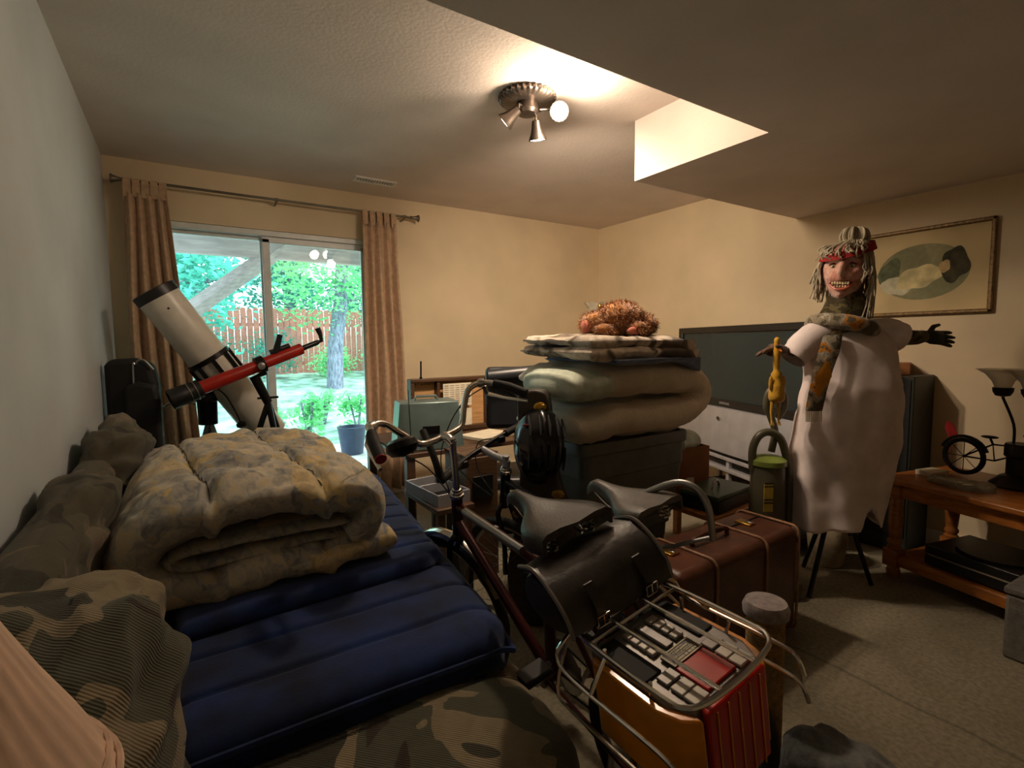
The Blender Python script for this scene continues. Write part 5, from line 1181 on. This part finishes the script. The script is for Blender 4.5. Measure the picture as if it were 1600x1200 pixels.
# collar, neck
nk = []
for z_, rx_, ry_, cx_ in ((1.28, .13, .10, -.03), (1.32, .125, .10, -.025), (1.36, .10, .09, -.02), (1.40, .085, .08, -.012), (1.44, .078, .072, -.006), (1.468, .084, .074, -.004), (1.455, .06, .055, -.004)):
    nk.append([(cx_+rx_*(1+.08*math.sin(a*5))*math.cos(a), ry_*(1+.08*math.sin(a*5))*math.sin(a), z_+.012*math.sin(a*3)) for a in (2*math.pi*k/32 for k in range(32))])
MB().loft(nk, M=DM).build('hooded_collar', M_olive, dm, ang=180)
M_scarf = patches('argyle_scarf_knit', [(.2, (96, 88, 66)), (.45, (150, 138, 116)), (.55, (186, 176, 160)), (.62, (206, 134, 40)), (.7, (110, 100, 76))], 16, .2, fine=.3, bmp=.5)
sf = MB().tube([DM @ Vector((-.025+.125*math.cos(a), -.005+.115*math.sin(a), 1.315-.03*math.cos(a)-.012*math.sin(a))) for a in (2*math.pi*k/36 for k in range(36))], .036, 12, True).build('scarf_loop', M_scarf, dm)
def strip(pts, w_, th, m, par, nm):
    rings = []
    for x, y, z_, ww in pts: rings.append([DM @ Vector(q) for q in ((x-ww, y, z_), (x, y-th, z_), (x+ww, y, z_), (x, y+th, z_))])
    return MB().loft(rings).build(nm, m, par, ang=70)
se = strip([(-.13, -.11, 1.28, .045), (-.165, -.14, 1.20, .05), (-.20, -.16, 1.12, .045), (-.225, -.165, 1.02, .042), (-.24, -.165, .93, .040)], 0, .014, M_scarf, dm, 'scarf_tail')
strip([(-.195, -.182, 1.16, .008), (-.215, -.185, 1.09, .04), (-.235, -.185, 1.0, .008)], 0, .004, mat('orange_knit', (206, 140, 40), .9), se, 'orange_diamond')
for k in range(9): MB().tube([DM @ Vector((-.278+k*.009, -.165, .935)), DM @ Vector((-.276+k*.009, -.168, .88))], .0032, 5).build('fringe', M_cream, se)
# head: latex mask with hair
M_mask = patches('pink_latex_mask', [(.25, (168, 74, 58)), (.42, (220, 156, 136)), (.6, (236, 194, 178)), (.75, (200, 118, 98))], 20, .6, fine=.25, const=False, rough=.45, bmp=.5)
HMx = DM @ Matrix.Translation((-.02, -.01, 1.585)) @ Matrix.Rotation(math.radians(-42), 4, 'Z') @ Matrix.Rotation(math.radians(3), 4, 'Y')
def face(q, p):
    x, y, z_ = p.x, p.y, p.z; v_ = Vector(q)
    if z_ < -.1: v_.x *= 1-.28*min(1, (-z_-.1)/.9); v_.y += -.012*min(1, -z_)
    if y < 0:
        fr = -y
        v_.y -= .034*math.exp(-(x/.20)**2-((z_+.06)/.26)**2)*fr                      # nose
        for sx in (-1, 1):
            v_.y += .024*math.exp(-((x-sx*.40)/.22)**2-((z_-.10)/.16)**2)            # eye sockets
            v_.y -= .012*math.exp(-((x-sx*.42)/.3)**2-((z_-.32)/.12)**2)            # brows
            v_.y -= .012*math.exp(-((x-sx*.50)/.25)**2-((z_+.22)/.2)**2)            # cheeks
        v_.y += .022*math.exp(-(x/.42)**2-((z_+.48)/.10)**2)                         # mouth
        v_.y -= .014*math.exp(-(x/.36)**2-((z_+.62)/.07)**2)                         # lower lip
        v_.y -= .012*math.exp(-(x/.4)**2-((z_+.36)/.06)**2)
        v_.y -= .016*math.exp(-(x/.3)**2-((z_+.85)/.14)**2)                          # chin
    return v_+p*.003*nz(q.x, q.y, q.z, 40, 2)
hd = MB().ell((0, 0, 0), (.093, .105, .145), 56, 44, HMx, face).build('mask', M_mask, dm, ang=180)
M_dred = mat('dark_red_paint', (110, 26, 18), .5, var=.2); M_teeth = mat('stained_teeth', (206, 190, 150), .4, var=.15)
for sx in (-1, 1):
    MB().ell((sx*.037, -.079, .014), (.015, .008, .009), 14, 8, HMx).build('eyeball', M_teeth, hd); MB().ell((sx*.037, -.0855, .013), (.005, .004, .005), 10, 6, HMx).build('pupil', M_black, hd)
    MB().tube([HMx @ Vector(q) for q in ((sx*.018, -.083, .020), (sx*.036, -.086, .028), (sx*.056, -.078, .020))], [.003, .005, .003], 6).build('eyelid', M_dred, hd)
    MB().ell((sx*.096, .01, -.005), (.012, .02, .032), 12, 8, HMx).build('ear', M_mask, hd)
MB().ell((0, -.089, -.070), (.040, .008, .016), 18, 8, HMx).build('mouth', M_dred, hd)
for k in range(7): MB().box(((k-3)*.0105, -.097, -.066+(.002 if k % 2 else 0)), (.009, .006, .014), M=HMx).build('tooth', M_teeth, hd, bevel=.002)
for k in range(5): MB().box(((k-2)*.011, -.097, -.081), (.008, .006, .009), M=HMx).build('tooth', M_teeth, hd, bevel=.002)
MB().tube([HMx @ Vector(q) for q in smoothpath([(-.045, -.080, -.066), (-.025, -.095, -.054), (0, -.10, -.051), (.025, -.095, -.054), (.045, -.080, -.066)], 4)], .005, 8).build('upper_lip', M_dred, hd)
MB().tube([HMx @ Vector(q) for q in smoothpath([(-.045, -.080, -.070), (-.02, -.098, -.091), (0, -.101, -.094), (.02, -.098, -.091), (.045, -.080, -.070)], 4)], .006, 8).build('lower_lip', mat('pink_lip', (200, 104, 84), .4), hd)
M_hair = mat('grey_white_yarn', (176, 164, 142), .9, var=.18, scale=30)
rh_ = random.Random(3); hrb = []
def strand(a, z_end, lift=1.0, r=.004):
    p0 = Vector((.015*math.cos(a)+.02, .02, .155)); p1 = Vector((.075*math.cos(a)+.01, .085*math.sin(a)+.005, .12)); rr_ = rh_.uniform(1.02, 1.14)
    p2 = Vector((.10*rr_*math.cos(a), .112*rr_*math.sin(a), .03 if z_end < 0 else z_end+.035)); p3 = Vector((.105*rr_*math.cos(a)+rh_.gauss(0, .008), .112*rr_*math.sin(a)+rh_.gauss(0, .008), (z_end+.03)/2 if z_end < 0 else z_end+.018)); p4 = Vector((.10*rr_*math.cos(a)+rh_.gauss(0, .012), .11*rr_*math.sin(a)+rh_.gauss(0, .01), z_end))
    return smoothpath([p0, p1, p2, p3, p4], 4)
hb_ = MB()
for k in range(150):
    a = rh_.uniform(-.35, 3.7)
    front = -.62 < a < -.1
    z_e = rh_.uniform(-.26, -.12) if a < 2.2 else rh_.uniform(-.15, -.05)
    hb_.tube([HMx @ v_ for v_ in strand(a, z_e)], rh_.uniform(.0025, .0045), 5)
for k in range(26):
    a = rh_.uniform(-1.5, -.3); hb_.tube([HMx @ v_ for v_ in strand(a, rh_.uniform(-.10, -.0) if a > -.75 else rh_.uniform(.05, .08))], rh_.uniform(.0025, .004), 5)
for k in range(22):
    a = rh_.uniform(-2.7, -1.6); hb_.tube([HMx @ v_ for v_ in strand(a, rh_.uniform(.04, .08))], rh_.uniform(.0025, .004), 5)
for k in range(14):
    a = rh_.uniform(3.2, 3.6); hb_.tube([HMx @ v_ for v_ in strand(a, rh_.uniform(-.14, -.04))], rh_.uniform(.0025, .004), 5)
ho = hb_.build('hair', M_hair, dm, ang=180); ho['kind'] = 'stuff'
tk = MB()
for k in range(60):
    a = rh_.uniform(0, 6.28); r0, r1 = rh_.uniform(.02, .055), rh_.uniform(.03, .066)
    tk.tube([HMx @ v_ for v_ in smoothpath([(.02+r0*math.cos(a), .02+r0*math.sin(a), .125), (.02+r1*math.cos(a), .02+r1*math.sin(a), .16), (.02+r1*.75*math.cos(a), .02+r1*.75*math.sin(a), .195), (.02+.01*math.cos(a), .02+.01*math.sin(a), .20)], 3)], .005, 5)
tk.build('hair_tuft', M_hair, dm, ang=180)
rings = []
for k in range(40):
    a = 2*math.pi*k/40; rings.append([HMx @ Vector((.0+r_*.098*math.cos(a), .005+r_*.11*math.sin(a), .094+dz+.020*math.cos(a)+.034*math.sin(a))) for r_, dz in ((1.18, -.018), (1.06, .018), (1.03, .018), (1.15, -.018))])
MB().loft(rings, closed=True).build('headband', mat('red_cloth_band', (150, 20, 18), .8, var=.12, scale=40), dm, ang=60)

# rubber chicken in the dummy's hand
M_chick = patches('yellow_rubber', [(.2, (176, 124, 24)), (.5, (206, 156, 44)), (.75, (222, 176, 70))], 14, .5, fine=.2, const=False, rough=.45)
CK = DM @ Matrix.Translation((-.385, -.10, 1.0))
rc = thing('rubber_chicken', 'yellow rubber chicken dangling from the hand of the dummy', 'rubber chicken', tuple(CK.translation))
MB().tube([CK @ Vector(q) for q in smoothpath([(0, 0, .27), (.0, 0, .235), (.002, 0, .19), (.0, 0, .14), (.002, 0, .10), (.004, 0, .05), (.006, 0, .0), (.006, 0, -.04)], 3)], [.006]+[.013]*4+[.018]*2+[.015]*3+[.014]*2+[.024]*3+[.034]*3+[.036]*2+[.03]*1+[.014], 14).build('body', M_chick, rc, ang=180)
MB().tube([CK @ Vector((.0, -.016, .215)), CK @ Vector((.0, -.045, .205))], [.008, .002], 8).build('beak', mat('orange_rubber', (214, 120, 30), .4), rc)
for k in range(3): MB().ell((-.0, .004+k*.008, .262-k*.012), (.003, .008, .010), 8, 6, CK).build('comb', mat('red_rubber', (176, 60, 30), .4), rc)
for sx in (-1, 1):
    MB().ell((sx*.030, -.012, .055), (.010, .008, .034), 12, 8, CK).build('wing', M_chick, rc)
    MB().tube([CK @ Vector(q) for q in ((sx*.012, 0, -.03), (sx*.018, 0, -.08), (sx*.016, -.004, -.125))], [.010, .006, .004], 8).build('leg', M_chick, rc)
    for t_ in (-1, 0, 1): MB().tube([CK @ Vector((sx*.016, -.004, -.12)), CK @ Vector((sx*.016+t_*.008, -.014, -.145))], [.004, .002], 6).build('toe', M_chick, rc)
    MB().ell((sx*.008, -.017, .222), (.004, .003, .005), 8, 6, CK).build('eye', M_black, rc)
